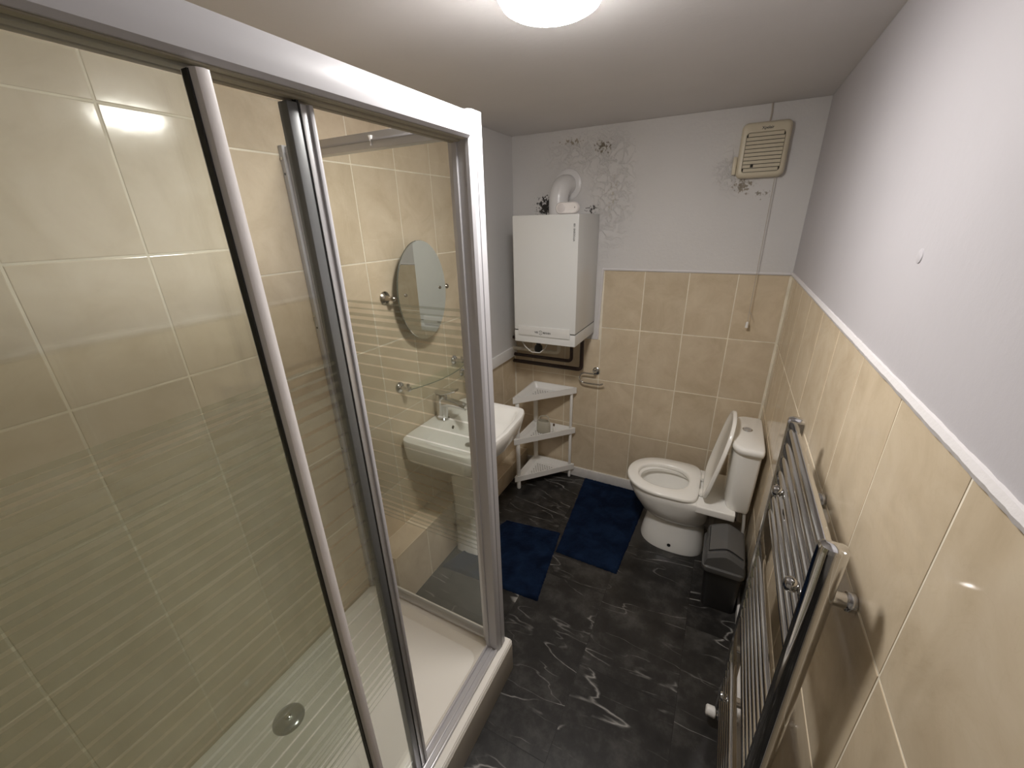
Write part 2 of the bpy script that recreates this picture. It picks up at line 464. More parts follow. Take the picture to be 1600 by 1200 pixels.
def tile_obj(parent, axis, face, u0, u1, v0, v1, mat, sgn):
    """one glazed tile. axis: wall normal 'x' or 'y' (u = the other horizontal axis, v = z) or 'z' (u = x, v = y)."""
    g, t, bv = 0.0024, 0.0065, 0.0016
    W_, H_ = u1 - u0 - 2 * g, v1 - v0 - 2 * g
    key = (axis, sgn, round(W_, 3), round(H_, 3), mat.name)
    if key not in cache:
        bm = B()
        def P(u, v, d):
            d = -d * sgn
            return {'x': (d, u, v), 'y': (u, d, v), 'z': (u, v, d)}[axis]
        rings = []
        for ins, d in ((0, t), (0, bv), (bv * 0.4, bv * 0.25), (bv * 1.4, 0)):
            rings.append([P(sx * (W_ / 2 - ins), sy * (H_ / 2 - ins), d) for sx, sy in ((-1, -1), (1, -1), (1, 1), (-1, 1))])
        loft(bm, rings, False, True)
        bmesh.ops.recalc_face_normals(bm, faces=bm.faces)
        n = Vector(P(0, 0, -1))
        for f in bm.faces:
            if f.normal.dot(n) < -0.01: f.normal_flip()
        me = bpy.data.meshes.new('tile'); bm.to_mesh(me); bm.free(); me.materials.append(mat); cache[key] = me
    o = bpy.data.objects.new('tile', cache[key]); COL.objects.link(o)
    uc, vc = (u0 + u1) / 2, (v0 + v1) / 2
    c = Vector({'x': (face, uc, vc), 'y': (uc, face, vc), 'z': (uc, vc, face)}[axis])
    o.parent = parent; o.location = c - WL[parent.name]
    # each glazed tile sits a hair out of true
    j = 0.0022
    o.rotation_euler = {'x': (0, random.uniform(-j, j), random.uniform(-j, j)), 'y': (random.uniform(-j, j), 0, random.uniform(-j, j)),
                        'z': (random.uniform(-j, j), random.uniform(-j, j), 0)}[axis]
    return o
def grid(parent, axis, face, us, vs, mat, sgn):
    for a, b in zip(us[:-1], us[1:]):
        for c, d in zip(vs[:-1], vs[1:]):
            if b - a > 0.008 and d - c > 0.008: tile_obj(parent, axis, face, a, b, c, d, mat, sgn)
def lines(lo, hi, origin, pitch):
    k0 = math.ceil((lo - origin) / pitch + 1e-6); out = [lo]
    while origin + k0 * pitch < hi - 1e-6:
        out.append(origin + k0 * pitch); k0 += 1
    return out + [hi]
GR = 0.0013  # grout lies this far behind the tile faces

# left wall: tiled full height
wall_left = struct(obj('wall_left', bx(XL - 0.11, XL - GR, YR - 0.1, YB + 0.1, 0.0, ZC), GROUT, smooth=0))
grid(wall_left, 'x', XL, lines(-0.30, 0.803, 0.289, 0.257), lines(0.13, ZC, 0.085, 0.3368), STILE, 1)
grid(wall_left, 'x', XL, [0.803] + [1.036 + 0.2455 * k for k in range(0, 5)] + [2.11], lines(0.0, ZC, 0.222, 0.365), TILE, 1)
XT = -1.313   # tiled lower wall near the back corner stands a little proud
wll = struct(obj('wall_left_lower', bx(XL + 0.001, XT - GR, 2.062, YB - 0.001, 0.0, 0.93), GROUT, smooth=0))
grid(wll, 'x', XT, lines(2.062, YB - 0.007, 2.11 + 0.2455, 0.2455), lines(0.0, 0.93, 0.222, 0.365), TILE, 1)
# plaster proud of the tiles near the back corner
struct(obj('wall_left_plaster', bx(XL + 0.001, XP, 2.06, YB - 0.001, 0.93, ZC - 0.001), PAINTL, smooth=0))
trim1 = struct(obj('trim_1', bx(XL + 0.002, XP + 0.010, 2.055, YB - 0.008, 0.918, 0.992, bev=0.004), TRIMW))

# back wall
wall_back = struct(obj('wall_back', bx(-1.46, 0.42, YB + GR, YB + 0.11, 0.0, ZC), GROUT, smooth=0))
bu = [XT + 0.004] + [-0.679 + 0.2448 * k for k in range(-2, 4)] + [XR - 0.008]
grid(wall_back, 'y', YB, bu, [0.075, 0.440, 0.809], TILE, -1)
grid(wall_back, 'y', YB, bu[:4], [0.809, 1.09], TILE, -1)
grid(wall_back, 'y', YB, bu[3:], [0.809, 1.174, 1.535], TILE, -1)
pb = B()
outl = [(-1.352, 1.092), (-0.702, 1.092), (-0.690, 1.538), (XR + 0.02, 1.538), (XR + 0.02, ZC - 0.001), (-1.352, ZC - 0.001)]
a = [pb.verts.new((x, YB - 0.006, z)) for x, z in outl]; c = [pb.verts.new((x, YB + 0.01, z)) for x, z in outl]
pb.faces.new(a); pb.faces.new(c[::-1])
for i in range(len(a)): pb.faces.new((a[i], c[i], c[(i + 1) % len(a)], a[(i + 1) % len(a)]))
struct(obj('wall_back_plaster', pb, PAINTB, smooth=0))
# lumpy caulk along the top of the tiles and down the side by the boiler
def caulk(name, p0, p1, nrm, w=0.010, n=60, seed=1):
    rnd = random.Random(seed); bm = B(); p0 = Vector(p0); p1 = Vector(p1)
    pts = [p0.lerp(p1, k / n) for k in range(n + 1)]
    return tube(bm, pts, w, 8, True, rr=[w * rnd.uniform(0.94, 1.05) for _ in pts])
struct(obj('trim_2', caulk('c', (-0.690, YB - 0.001, 1.541), (XR, YB - 0.001, 1.541), None, 0.0085, 70, 2), CAULK))
struct(obj('trim_3', caulk('c', (-0.703, YB - 0.001, 1.095), (-0.690, YB - 0.001, 1.54), None, 0.009, 40, 3), CAULK))
bbb = struct(obj('baseboard_back', bx(-1.215, XR - 0.008, YB - 0.014, YB - 0.0005, 0.0, 0.075, bev=0.003), BASEW))

# right wall
wall_right = struct(obj('wall_right', bx(XR + GR, XR + 0.12, YR - 0.1, YB + 0.1, 0.0, ZC), GROUT, smooth=0))
grid(wall_right, 'x', XR, lines(YR, YB - 0.008, 0.612, 0.2535), [0.06, 0.435, 0.800, 1.166, 1.533], TILE, -1)
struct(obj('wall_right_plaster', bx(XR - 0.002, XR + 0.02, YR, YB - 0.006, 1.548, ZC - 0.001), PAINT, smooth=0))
struct(obj('trim_4', caulk('c', (XR + 0.003, YR, 1.542), (XR + 0.003, YB - 0.01, 1.542), None, 0.0125, 260, 5), CAULK))
struct(obj('baseboard_right', bx(XR - 0.013, XR - 0.0005, YR, YB - 0.015, 0.0, 0.058, bev=0.003), BASEW))
# small filled plug hole on the right wall
pl = B(); lathe(pl, [(0.013, 0.0), (0.012, -0.002), (0.006, -0.0035), (0.001, -0.0035)], (XR - 0.0015, 0.985, 1.752), 'x', 14)
obj('filler_patch', pl, PAINT, bpy.data.objects['wall_right_plaster'])

# wall behind the camera with the entrance door
struct(obj('wall_front', bx(-1.46, 0.42, YR - 0.1, YR, 0.0, ZC), PAINTL, smooth=0))
dr = struct(obj('door_1', bx(-0.52, 0.20, YR, YR + 0.04, 0.002, 1.98, bev=0.004), DOORM))
for zz0, zz1 in ((0.15, 0.85), (1.0, 1.85)):
    for xx0, xx1 in ((-0.44, -0.20), (-0.12, 0.12)):
        obj('door_panel', bx(xx0, xx1, YR + 0.036, YR + 0.046, zz0, zz1, bev=0.006), DOORM, dr)
hb = B(); tube(hb, arc_path([(0.14, YR + 0.036, 1.0), (0.14, YR + 0.09, 1.0), (0.03, YR + 0.09, 1.0)], 0.02), 0.009, 10)
obj('door_handle', hb, CHROME, dr)
# shower end wall
wse = struct(obj('wall_shower_end', bx(XL, -0.60, -0.42, -0.30 - GR, 0.0, ZC), GROUT, smooth=0))
grid(wse, 'y', -0.30, lines(XL, -0.60, -1.10, 0.25), lines(0.13, ZC, 0.085, 0.3368), STILE, 1)

# tiled pipe boxing along the foot of the left wall
X0B, ZTB, Y0B = -1.222, 0.325, 1.062
wb = struct(obj('wall_pipe_boxing', bx(XL, X0B - GR, Y0B + GR, 1.72, 0.0, ZTB - GR), GROUT, smooth=0))
ub = lines(Y0B, 1.72, 1.30, 0.2455)
grid(wb, 'x', X0B, ub, [0.0, ZTB], TILE, 1)
grid(wb, 'z', ZTB, [XL, X0B], ub, TILE, 1)
tile_obj(wb, 'y', Y0B, XL, X0B, 0.0, ZTB, TILE, -1)
# its lower run behind the pedestal to the back corner
ZTB2 = 0.135
wb2 = struct(obj('wall_pipe_boxing_low', bx(XL + 0.0005, X0B - GR, 1.722, YB - 0.007, 0.0, ZTB2 - GR), GROUT, smooth=0))
ub = lines(1.722, YB - 0.007, 1.80, 0.2455)
grid(wb2, 'x', X0B, ub, [0.0, ZTB2], TILE, 1)
grid(wb2, 'z', ZTB2, [XL, X0B], ub, TILE, 1)

# ================================================================== CEILING LIGHT
LX, LY = -0.42, 1.02
cl = thing('ceiling_light', (LX, LY, 2.20), 'round white glowing dome light on the ceiling', 'light')
bm = B(); lathe(bm, [(0.092, ZC - 0.0005), (0.092, ZC - 0.020), (0.112, ZC - 0.026), (0.114, ZC - 0.044), (0.110, ZC - 0.044), (0.108, ZC - 0.030)], (LX, LY, 0), 'z', 48, False, False)
obj('base_ring', bm, WHITEPL, cl)
bm = B()
lathe(bm, [(0.1095, ZC - 0.040), (0.1095, ZC - 0.047), (0.105, ZC - 0.056), (0.092, ZC - 0.063), (0.070, ZC - 0.068), (0.04, ZC - 0.071), (0.012, ZC - 0.072)], (LX, LY, 0), 'z', 48)
obj('diffuser', bm, LAMP, cl)

# ================================================================== SHOWER TRAY
TX0, TX1, TY0, TY1, TZ = XL + 0.002, -0.585, -0.298, 1.052, 0.164
st = thing('shower_tray', (-0.97, 0.37, 0.0), 'white acrylic raised shower tray with low front upstand', 'shower tray')
bm = B()
def rr3(x0, x1, y0, y1, r, z): return [(x, y, z) for x, y in rrect(x0, x1, y0, y1, r, 5)]
rings = [rr3(TX0, TX1, TY0, TY1, 0.012, 0.0), rr3(TX0, TX1, TY0, TY1, 0.012, TZ - 0.006), rr3(TX0 + 0.003, TX1 - 0.004, TY0 + 0.003, TY1 - 0.004, 0.010, TZ),
         rr3(TX0 + 0.03, TX1 - 0.088, TY0 + 0.03, TY1 - 0.075, 0.030, TZ), rr3(TX0 + 0.037, TX1 - 0.095, TY0 + 0.037, TY1 - 0.082, 0.030, TZ - 0.006),
         rr3(TX0 + 0.055, TX1 - 0.112, TY0 + 0.055, TY1 - 0.10, 0.05, TZ - 0.033), rr3(TX0 + 0.10, TX1 - 0.16, TY0 + 0.10, TY1 - 0.15, 0.06, TZ - 0.038)]
loft(bm, rings)
obj('tray_body', bm, ACRYL, st, smooth=35)
obj('front_sheet', bx(TX1 - 0.001, TX1 + 0.003, TY0 + 0.002, TY1 - 0.010, 0.0, TZ - 0.010, bev=0.001), simple('front_taupe', (0.42, 0.385, 0.33), 0.4), st)  # thin grey-beige sheet over the tray front, darker than the acrylic
bm = bx(TX1 - 0.030, TX1 - 0.006, TY0 + 0.002, TY1 - 0.006, TZ - 0.001, TZ + 0.006, bev=0.002); obj('front_lip', bm, ACRYL, st)
DX, DY, DZ = -1.207, 0.432, TZ - 0.0385
bm = B(); lathe(bm, [(0.055, DZ), (0.054, DZ + 0.004), (0.048, DZ + 0.009), (0.036, DZ + 0.0135), (0.018, DZ + 0.016), (0.004, DZ + 0.0165)], (DX, DY, 0), 'z', 36)
dn = obj('drain_cover', bm, simple('drain_grey', (0.42, 0.43, 0.42), 0.18, 0.6), st)
bm = B(); lathe(bm, [(0.011, DZ + 0.0162), (0.011, DZ + 0.0195), (0.007, DZ + 0.022), (0.001, DZ + 0.0222)], (DX, DY, 0), 'z', 20)
obj('cap_nut', bm, CHROME, dn)

# ================================================================== SHOWER ENCLOSURE
HZ = 2.078
se = thing('shower_enclosure', (-0.95, 0.4, TZ + 0.001), 'white framed glass shower enclosure with half-open sliding door', 'shower enclosure')
Z0 = TZ + 0.0075
# header
bm = B()
prof = [(-0.672, 2.020), (-0.618, 2.020), (-0.611, 2.026), (-0.609, 2.040), (-0.611, 2.068), (-0.618, 2.078), (-0.665, 2.078), (-0.672, 2.071)]
loft(bm, [[(x, y, z) for x, z in prof] for y in (-0.299, 0.976)])
hd = obj('header_rail', bm, WHITEAL, se)
bm = bx(-0.669, -0.657, -0.298, 0.97, 2.013, 2.021, bev=0.002); box(bm, -0.655, -0.638, -0.298, 0.97, 2.014, 2.021, bev=0.002); box(bm, -0.636, -0.622, -0.298, 0.97, 2.017, 2.021, bev=0.002)
obj('door_runner', bm, simple('runner', (0.30, 0.27, 0.20), 0.6), hd)
# corner post with ribbed profile
bm = B()
pp = [(-0.668, 0.972), (-0.655, 0.972), (-0.653, 0.977), (-0.630, 0.977), (-0.628, 0.974), (-0.618, 0.974), (-0.611, 0.981), (-0.609, 0.995),
      (-0.612, 0.998), (-0.609, 1.001), (-0.610, 1.028), (-0.617, 1.036), (-0.660, 1.036), (-0.668, 1.030)]
loft(bm, [[(x, y, z) for x, y in pp] for z in (Z0, HZ + 0.004)])
po = obj('corner_post', bm, WHITEAL, se, smooth=30)
bm = bx(-0.6095, -0.6075, 0.9965, 0.9995, Z0 + 0.002, HZ); obj('groove', bm, simple('groove_grey', (0.45, 0.44, 0.46), 0.5), po)
# post inner channel (grey) that receives the side glass
bm = bx(-0.690, -0.668, 0.990, 1.030, Z0, HZ - 0.01, bev=0.002); obj('inner_channel', bm, GREYAL, po)
bm = bx(-0.695, -0.690, 0.996, 1.018, Z0, HZ - 0.03, bev=0.001); obj('glazing_bead', bm, WHITEAL, po)
# side panel rails
bm = bx(-1.322, -0.690, 0.994, 1.030, 2.030, 2.072, bev=0.003); sr = obj('side_top_rail', bm, GREYAL, se)
bm = bx(-1.322, -0.692, 0.990, 0.995, 2.048, 2.053, bev=0.001); obj('rail_rib', bm, WHITEAL, sr)
bm = B(); tube(bm, [(-0.955, 0.9935, 2.062), (-0.955, 0.9935, 2.045), (-0.957, 0.993, 2.037)], 0.004, 8, True, rr=[0.008, 0.003, 0.0035]); obj('silicone_drip', bm, simple('silicone', (0.75, 0.73, 0.7), 0.2), sr)
bm = bx(-1.322, -0.690, 0.996, 1.028, Z0, Z0 + 0.016, bev=0.003); obj('side_bottom_rail', bm, GREYAL, se)
# wall profile
bm = bx(XL + 0.001, -1.330, 0.985, 1.032, Z0, 2.073, bev=0.002); wp = obj('wall_profile', bm, WHITEAL, se)
for z in (2.035, 1.52, 1.0):
    b1 = B(); lathe(b1, [(0.0055, 0), (0.005, -0.003), (0.002, -0.004)], (-1.340, 0.9855, z), 'y', 12); obj('screw', b1, CHROME, wp)
    b1 = B(); lathe(b1, [(0.0045, 0), (0.004, -0.0012)], (-1.340, 0.9855, z - 0.045), 'y', 12); obj('screw_hole', b1, DARKGAP, wp)
bm = bx(-1.331, -1.288, 0.994, 1.030, Z0, 2.068, bev=0.002); obj('adjuster_channel', bm, GREYAL, wp)

BASES = [0.030, 0.085, 0.140, 0.190, 0.235, 0.277, 0.315, 0.350, 0.382, 0.410, 0.434, 0.454]
def band_edges():
    g = sorted([1.115 - b for b in BASES] + [1.115 + b for b in BASES])
    out = []; lo = 0.648
    for i, z in enumerate(g):
        d = abs(z - 1.115)
        w = 0.0032 if d < 0.33 else 0.0032 + (d - 0.33) * 0.035
        out.append((lo, z - w)); lo = z + w
    out.append((lo, 1.585)); return out
def bands(parent, axis, d, u0, u1, mat=None):
    for i, (z0, z1) in enumerate(band_edges()):
        b1 = B(); q = [(u0, z0), (u1, z0), (u1, z1), (u0, z1)]
        b1.faces.new([b1.verts.new((d, u, z) if axis == 'x' else (u, d, z)) for u, z in q])
        obj('frosted_band', b1, mat or FROST, parent, smooth=0)
# side glass pane
sg = obj('side_panel', bx(-1.305, -0.690, 1.009, 1.015, Z0 + 0.01, 2.035), GLASS, se, smooth=0)
bands(sg, 'y', 1.0085, -1.300, -0.692)
# fixed front pane with its round-nosed stile
fx = obj('fixed_panel', bx(-0.634, -0.628, -0.295, 0.362, Z0 + 0.01, 2.022), GLASS, se, smooth=0)
bands(fx, 'x', -0.6278, -0.290, 0.353, FROST_LIGHT)
bm = B()
fp = [(-0.640, 0.356), (-0.622, 0.356), (-0.6145, 0.360), (-0.612, 0.368), (-0.6145, 0.3765), (-0.622, 0.381), (-0.640, 0.381)]
loft(bm, [[(x, y, z) for x, y in fp] for z in (Z0 + 0.002, 2.0115)])
obj('stile', bm, simple('stile_white', (0.77, 0.74, 0.735), 0.3), fx)
bm = bx(-0.634, -0.622, 0.3535, 0.3562, Z0 + 0.004, 2.010); obj('rubber_seal', bm, RUBBER, fx)
# sliding door
sd = obj('sliding_door', bx(-0.660, -0.654, -0.20, 0.528, Z0 + 0.012, 2.008), GLASS, se, smooth=0)
bands(sd, 'x', -0.6538, -0.195, 0.503, FROST_LIGHT)
bm = bx(-0.668, -0.646, 0.503, 0.522, Z0 + 0.006, 2.010, bev=0.002); obj('inner_stile', bm, DARKAL, sd)
bm = bx(-0.666, -0.648, 0.5218, 0.5262, Z0 + 0.006, 2.018); obj('rubber_seal', bm, RUBBER, sd)
bm = bx(-0.669, -0.646, 0.5262, 0.540, Z0 + 0.006, 2.010, bev=0.002); obj('outer_stile', bm, GREYAL, sd)
bm = bx(-0.667, -0.642, 0.540, 0.549, Z0 + 0.006, 2.010, bev=0.003); obj('edge_strip', bm, WHITEAL, sd)
# bottom track, two ridges
bm = bx(-0.668, -0.617, -0.298, 0.975, TZ + 0.0005, TZ + 0.006, bev=0.001)
box(bm, -0.668, -0.660, -0.298, 0.975, TZ + 0.004, TZ + 0.020, bev=0.003); box(bm, -0.647, -0.640, -0.298, 0.975, TZ + 0.004, TZ + 0.013, bev=0.0025)
box(bm, -0.625, -0.617, -0.298, 0.975, TZ + 0.004, TZ + 0.016, bev=0.003)
bt = obj('bottom_track', bm, simple('track_alu', (0.70, 0.69, 0.71), 0.25, 0.5), se)

# ================================================================== BOILER
bx0, bx1, by0, by1, bz0, bz1 = -1.113, -0.725, 2.166, YB - 0.007, 1.140, 1.857
bo = thing('wall_boiler', ((bx0 + bx1) / 2, YB - 0.2, bz0), 'white box-shaped gas boiler hung on the back wall', 'boiler')
obj('casing', bx(bx0, bx1, by0, by1, 1.215, bz1, bev=0.005), BOILER, bo)
obj('shadow_gap', bx(bx0 + 0.004, bx1 - 0.004, by0 + 0.004, by1, 1.209, 1.216), DARKGAP, bo, smooth=0)
obj('bottom_fascia', bx(bx0, bx1, by0, by1, bz0, 1.2095, bev=0.004), BOILER, bo)
fl = obj('control_flap', bx(-1.086, -0.757, by0 - 0.006, by0 + 0.01, 1.184, 1.242, bev=0.003), BOILER2, bo)
RX = Matrix.Rotation(PI / 2, 4, 'X')
def wall_text(txt, size, x, y, z, vert=False, bold=0.0):
    bm = text_mesh(txt, size, 0.0004)
    m = Matrix.Translation((x, y, z)) @ RX
    if vert: m = m @ Matrix.Rotation(PI / 2, 4, 'Z')
    return place(bm, m)
obj('lettering', wall_text('VITODENS 100', 0.0135, -0.748, by0 - 0.0004, 1.766, True), INK, bo, smooth=0)
obj('brand_lettering', wall_text('VIE', 0.0165, -0.966, by0 - 0.0064, 1.2085), INK, fl, smooth=0)
obj('brand_lettering', wall_text('MANN', 0.0165, -0.899, by0 - 0.0064, 1.2085), INK, fl, smooth=0)
bm = B()
for s in (-1, 1):
    pts = [(-0.9385 + 0.010 * math.cos(a), by0 - 0.0066, 1.2085 + 0.012 * math.sin(a)) for a in [s * (0.35 + 2.3 * k / 10) for k in range(11)]]
    tube(bm, pts, 0.0013, 6)
obj('emblem', bm, INK, fl)
bm = B()
tube(bm, [(-0.944, by0 - 0.0066, 1.2085), (-0.933, by0 - 0.0066, 1.2085)], 0.0012, 6)
obj('emblem', bm, INK, fl)
# pipe connections under the boiler
bm = B(); lathe(bm, [(0.014, 1.139), (0.014, 1.10), (0.024, 1.09), (0.026, 1.065), (0.020, 1.05), (0.004, 1.047)], (-1.00, 2.27, 0), 'z', 18); obj('valve_knob', bm, RUBBER, bo)
bm = B(); tube(bm, [(-1.085, 2.20, 1.139), (-1.06, 2.20, 1.10), (-1.02, 2.21, 1.065), (-0.97, 2.22, 1.063), (-0.94, 2.24, 1.09), (-0.925, 2.26, 1.139)], 0.0035, 8); obj('wire', bm, simple('grey_wire', (0.5, 0.48, 0.45), 0.5), bo)
def pipe_run(name, lab, pts, r, mat, grp):
    bm = B(); tube(bm, arc_path(pts, 0.03, 6), r, 12)
    return tag(obj(name, bm, mat), lab, 'pipe', grp)
PG = 'pipes under the boiler'
pipe_run('heating_pipe', 'outermost brown pipe looping under the boiler, lowest of the pipes', [(XP + 0.002, 2.50, 0.885), (-0.786, 2.50, 0.885), (-0.786, 2.50, 1.139)], 0.0135, PIPE, PG)
pipe_run('heating_pipe', 'thinner brown pipe bending up just inside the outermost one', [(XP + 0.002, 2.50, 0.935), (-0.858, 2.50, 0.935), (-0.858, 2.50, 1.139)], 0.0115, PIPE, PG)
pipe_run('waste_pipe', 'pale cream pipe with squared elbow under the boiler', [(XP + 0.002, 2.49, 0.985), (-0.945, 2.49, 0.985), (-0.945, 2.49, 1.06)], 0.0135, simple('cream_pipe', (0.55, 0.50, 0.40), 0.5), PG)
pipe_run('heating_pipe', 'short dark pipe tight beneath the boiler, topmost of the pipes', [(XP + 0.002, 2.50, 1.06), (-1.00, 2.50, 1.06), (-1.00, 2.50, 1.139)], 0.0115, PIPE, PG)
# white flue elbow
fl_ = thing('flue_pipe', (-0.945, 2.45, bz1), 'fat white flue elbow from boiler top into the back wall', 'flue')
pts = [(-0.940, 2.425, bz1 + 0.0005), (-0.940, 2.425, 1.945)]
for k in range(1, 10):
    a = PI / 2 * k / 9
    pts.append((-0.940 + 0.010 * k / 9, 2.425 + 0.085 * (1 - math.cos(a)), 1.945 + 0.075 * math.sin(a)))
pts.append((-0.930, YB - 0.0065, 2.022))
bm = B(); tube(bm, pts, 0.056, 28); obj('elbow', bm, FLUE, fl_)
bm = B(); lathe(bm, [(0.085, YB - 0.0065), (0.085, YB - 0.011), (0.078, YB - 0.016), (0.060, YB - 0.017)], (-0.928, 0, 2.022), 'y', 28); obj('wall_collar', bm, FLUE, fl_)
# alarm on the boiler
al = thing('gas_alarm', (-0.81, 2.22, bz1), 'small white capsule-shaped alarm leaning on boiler top', 'alarm')
bm = B()
def capsule(w, h, n=10):
    r = h / 2; out = []
    for s, a0 in ((1, -PI / 2), (-1, PI / 2)):
        for k in range(n + 1):
            a = a0 + PI * k / n
            out.append((s * (w / 2 - r) + r * math.cos(a), r * math.sin(a)))
    return out
rings = []
for ins, d in ((0.004, 0.018), (0.0, 0.014), (0.0, -0.010), (0.005, -0.016)):
    rings.append([(-0.811 + u, 2.225 + d, 1.857 + 0.030 + v) for u, v in capsule(0.128 - 2 * ins, 0.058 - 2 * ins)])
loft(bm, rings); obj('case', bm, simple('alarm_white', (0.78, 0.74, 0.72), 0.25), al)
bm = B(); lathe(bm, [(0.022, 2.2095), (0.022, 2.2075), (0.020, 2.2065), (0.003, 2.2062)], (-0.842, 0, 1.887), 'y', 24); obj('sounder', bm, simple('alarm_grey', (0.60, 0.56, 0.55), 0.4), al)
bm = bx(-0.767, -0.764, 2.207, 2.210, 1.886, 1.892); obj('indicator', bm, INK, al)
bm = bx(-0.795, -0.768, 2.2075, 2.2095, 1.871, 1.876, bev=0.0008); obj('test_button', bm, WHITEPL, al)

# ================================================================== EXTRACTOR FAN + CORD
fa = thing('extractor_fan', (0.062, YB - 0.02, 1.995), 'yellowed square louvred extractor fan high on the back wall', 'fan')
fx0, fx1, fz0, fz1, fy = -0.040, 0.165, 1.997, 2.232, YB - 0.052
bm = B(); rings = []
for ins, y in ((0.0, YB - 0.0065), (0.0, fy + 0.014), (0.006, fy + 0.003), (0.012, fy), (0.022, fy), (0.024, fy + 0.006)):
    top = 0.02 if ins >= 0.022 else 0
    rings.append([(x, y, z) for x, z in rrect(fx0 + ins, fx1 - ins, fz0 + ins, fz1 - ins - top, 0.026 - ins * 0.5, 5)])
loft(bm, rings); obj('housing', bm, FANPL, fa)
gx0, gx1, gz0, gz1 = fx0 + 0.024, fx1 - 0.024, fz0 + 0.025, fz1 - 0.045
obj('grille_back', bx(gx0, gx1, fy + 0.0052, fy + 0.0062, gz0, gz1), DARKGAP, fa, smooth=0)
ns = 10; ph = (gz1 - gz0) / ns
for k in range(ns):
    z = gz0 + k * ph
    bm = B()
    vs_ = [(fy + 0.005, z + 0.0015), (fy - 0.0015, z + 0.0015), (fy + 0.001, z + ph - 0.0012), (fy + 0.005, z + ph - 0.0012)]
    e = 0.006 if k in (0, ns - 1) else 0.0005
    loft(bm, [[(x, y, zz) for y, zz in vs_] for x in (gx0 + e, gx1 - e)])
    obj('louvre_slat', bm, FANPL, fa, smooth=0)
obj('pull_slot', bx(0.018, 0.030, fy - 0.0025, fy + 0.004, gz0 + ph + 0.003, gz0 + 2 * ph + 0.001), DARKGAP, fa, smooth=0)
obj('lettering', wall_text('Xpelair', 0.0165, 0.066, fy - 0.0003, fz1 - 0.027), INK, fa, smooth=0)
bm = B(); tube(bm, [(0.070, YB - 0.012, 2.231), (0.072, YB - 0.010, 2.27), (0.069, YB - 0.0085, ZC - 0.001)], 0.0035, 8); tag(obj('fan_cable', bm, CORDM), 'short cable rising from the fan to the ceiling', 'cable')
bm = bx(-0.060, -0.041, YB - 0.034, YB - 0.0065, 2.015, 2.095, bev=0.006); obj('side_flange', bm, FANPL, fa)
pc = thing('pull_cord', (0.136, YB - 0.035, 1.25), 'thin pull cord hanging from the fan with white end toggle', 'cord')
bm = B(); tube(bm, [(0.132, YB - 0.035, 1.996), (0.134, YB - 0.035, 1.6), (0.135, YB - 0.035, 1.285)], 0.0016, 6); obj('cord', bm, CORDM, pc)
bm = B(); tube(bm, [(0.135, YB - 0.035, 1.345), (0.147, YB - 0.035, 1.325), (0.155, YB - 0.034, 1.30)], 0.0014, 6); obj('loose_end', bm, CORDM, pc)
bm = B(); lathe(bm, [(0.003, 1.288), (0.0065, 1.284), (0.008, 1.262), (0.0085, 1.255), (0.002, 1.254)], (0.135, YB - 0.035, 0), 'z', 16); obj('toggle', bm, WHITEPL, pc)

# ================================================================== MIRROR
mi = thing('oval_mirror', (XL + 0.05, 1.55, 1.28), 'oval frameless tilting mirror on the tiled left wall', 'mirror')
MX, MY, MZ, MA, MBz = XL + 0.062, 1.555, 1.527, 0.176, 0.232
bm = B(); rings = []
for ins, d in ((0.0, -0.005), (0.0, 0.0), ):
    rings.append([(MX + d, MY + (MA - ins) * math.cos(a), MZ + (MBz - ins) * math.sin(a)) for a in [2 * PI * k / 64 for k in range(64)]])
loft(bm, rings); obj('backing', bm, simple('mirror_edge', (0.10, 0.12, 0.11), 0.2), mi)
bm = B()
rings = [[(MX + d, MY + (MA - ins) * math.cos(a), MZ + (MBz - ins) * math.sin(a)) for a in [2 * PI * k / 64 for k in range(64)]] for ins, d in ((0.0, 0.0002), (0.0015, 0.0022))]
loft(bm, rings, False, True); obj('mirror_plate', bm, MIRROR, mi)
for s in (-1, 1):
    yy = MY + s * 0.197
    bm = B(); lathe(bm, [(0.030, XL + 0.0005), (0.030, XL + 0.004), (0.024, XL + 0.010), (0.013, XL + 0.015), (0.010, XL + 0.03), (0.010, XL + 0.050), (0.013, XL + 0.056), (0.008, XL + 0.064), (0.002, XL + 0.066)], (0, yy, MZ - 0.004), 'x', 24)
    ar = obj('wall_arm', bm, BRONZE, mi)
    bm = B(); tube(bm, [(XL + 0.052, yy, MZ - 0.004), (XL + 0.052, MY + s * 0.150, MZ - 0.004)], 0.007, 10); obj('pivot_pin', bm, BRONZE, ar)
    bm = B(); lathe(bm, [(0.0075, MX + 0.002), (0.007, MX + 0.006), (0.003, MX + 0.009)], (0, MY + s * 0.128, MZ), 'x', 14); obj('clamp_screw', bm, BRONZE, mi)

# ================================================================== GLASS SHELF, TUMBLER
gs = thing('glass_shelf', (XL, 1.6, 1.08), 'bow-fronted glass shelf on two chrome brackets under the oval mirror', 'shelf')
for yy in (1.375, 1.838):
    bm = B(); lathe(bm, [(0.028, XL + 0.0005), (0.026, XL + 0.006), (0.020, XL + 0.012), (0.011, XL + 0.016), (0.010, XL + 0.045), (0.013, XL + 0.050), (0.013, XL + 0.064), (0.004, XL + 0.068)], (0, yy, 1.085), 'x', 22)
    br = obj('bracket', bm, CHROME, gs)
    bm = B(); lathe(bm, [(0.004, 1.092), (0.007, 1.098), (0.0085, 1.106), (0.006, 1.113), (0.001, 1.115)], (XL + 0.056, yy, 0), 'z', 14); obj('finial', bm, CHROME, br)
bm = B()
ol = [(XL + 0.022, 1.386), (XL + 0.022, 1.929)]
for k in range(15):
    t = k / 14; ol.append((XL + 0.040 + 0.066 * math.sin(PI * t) ** 0.8, 1.925 - 0.535 * t))
prism(bm, ol[::-1], 1.068, 1.074)
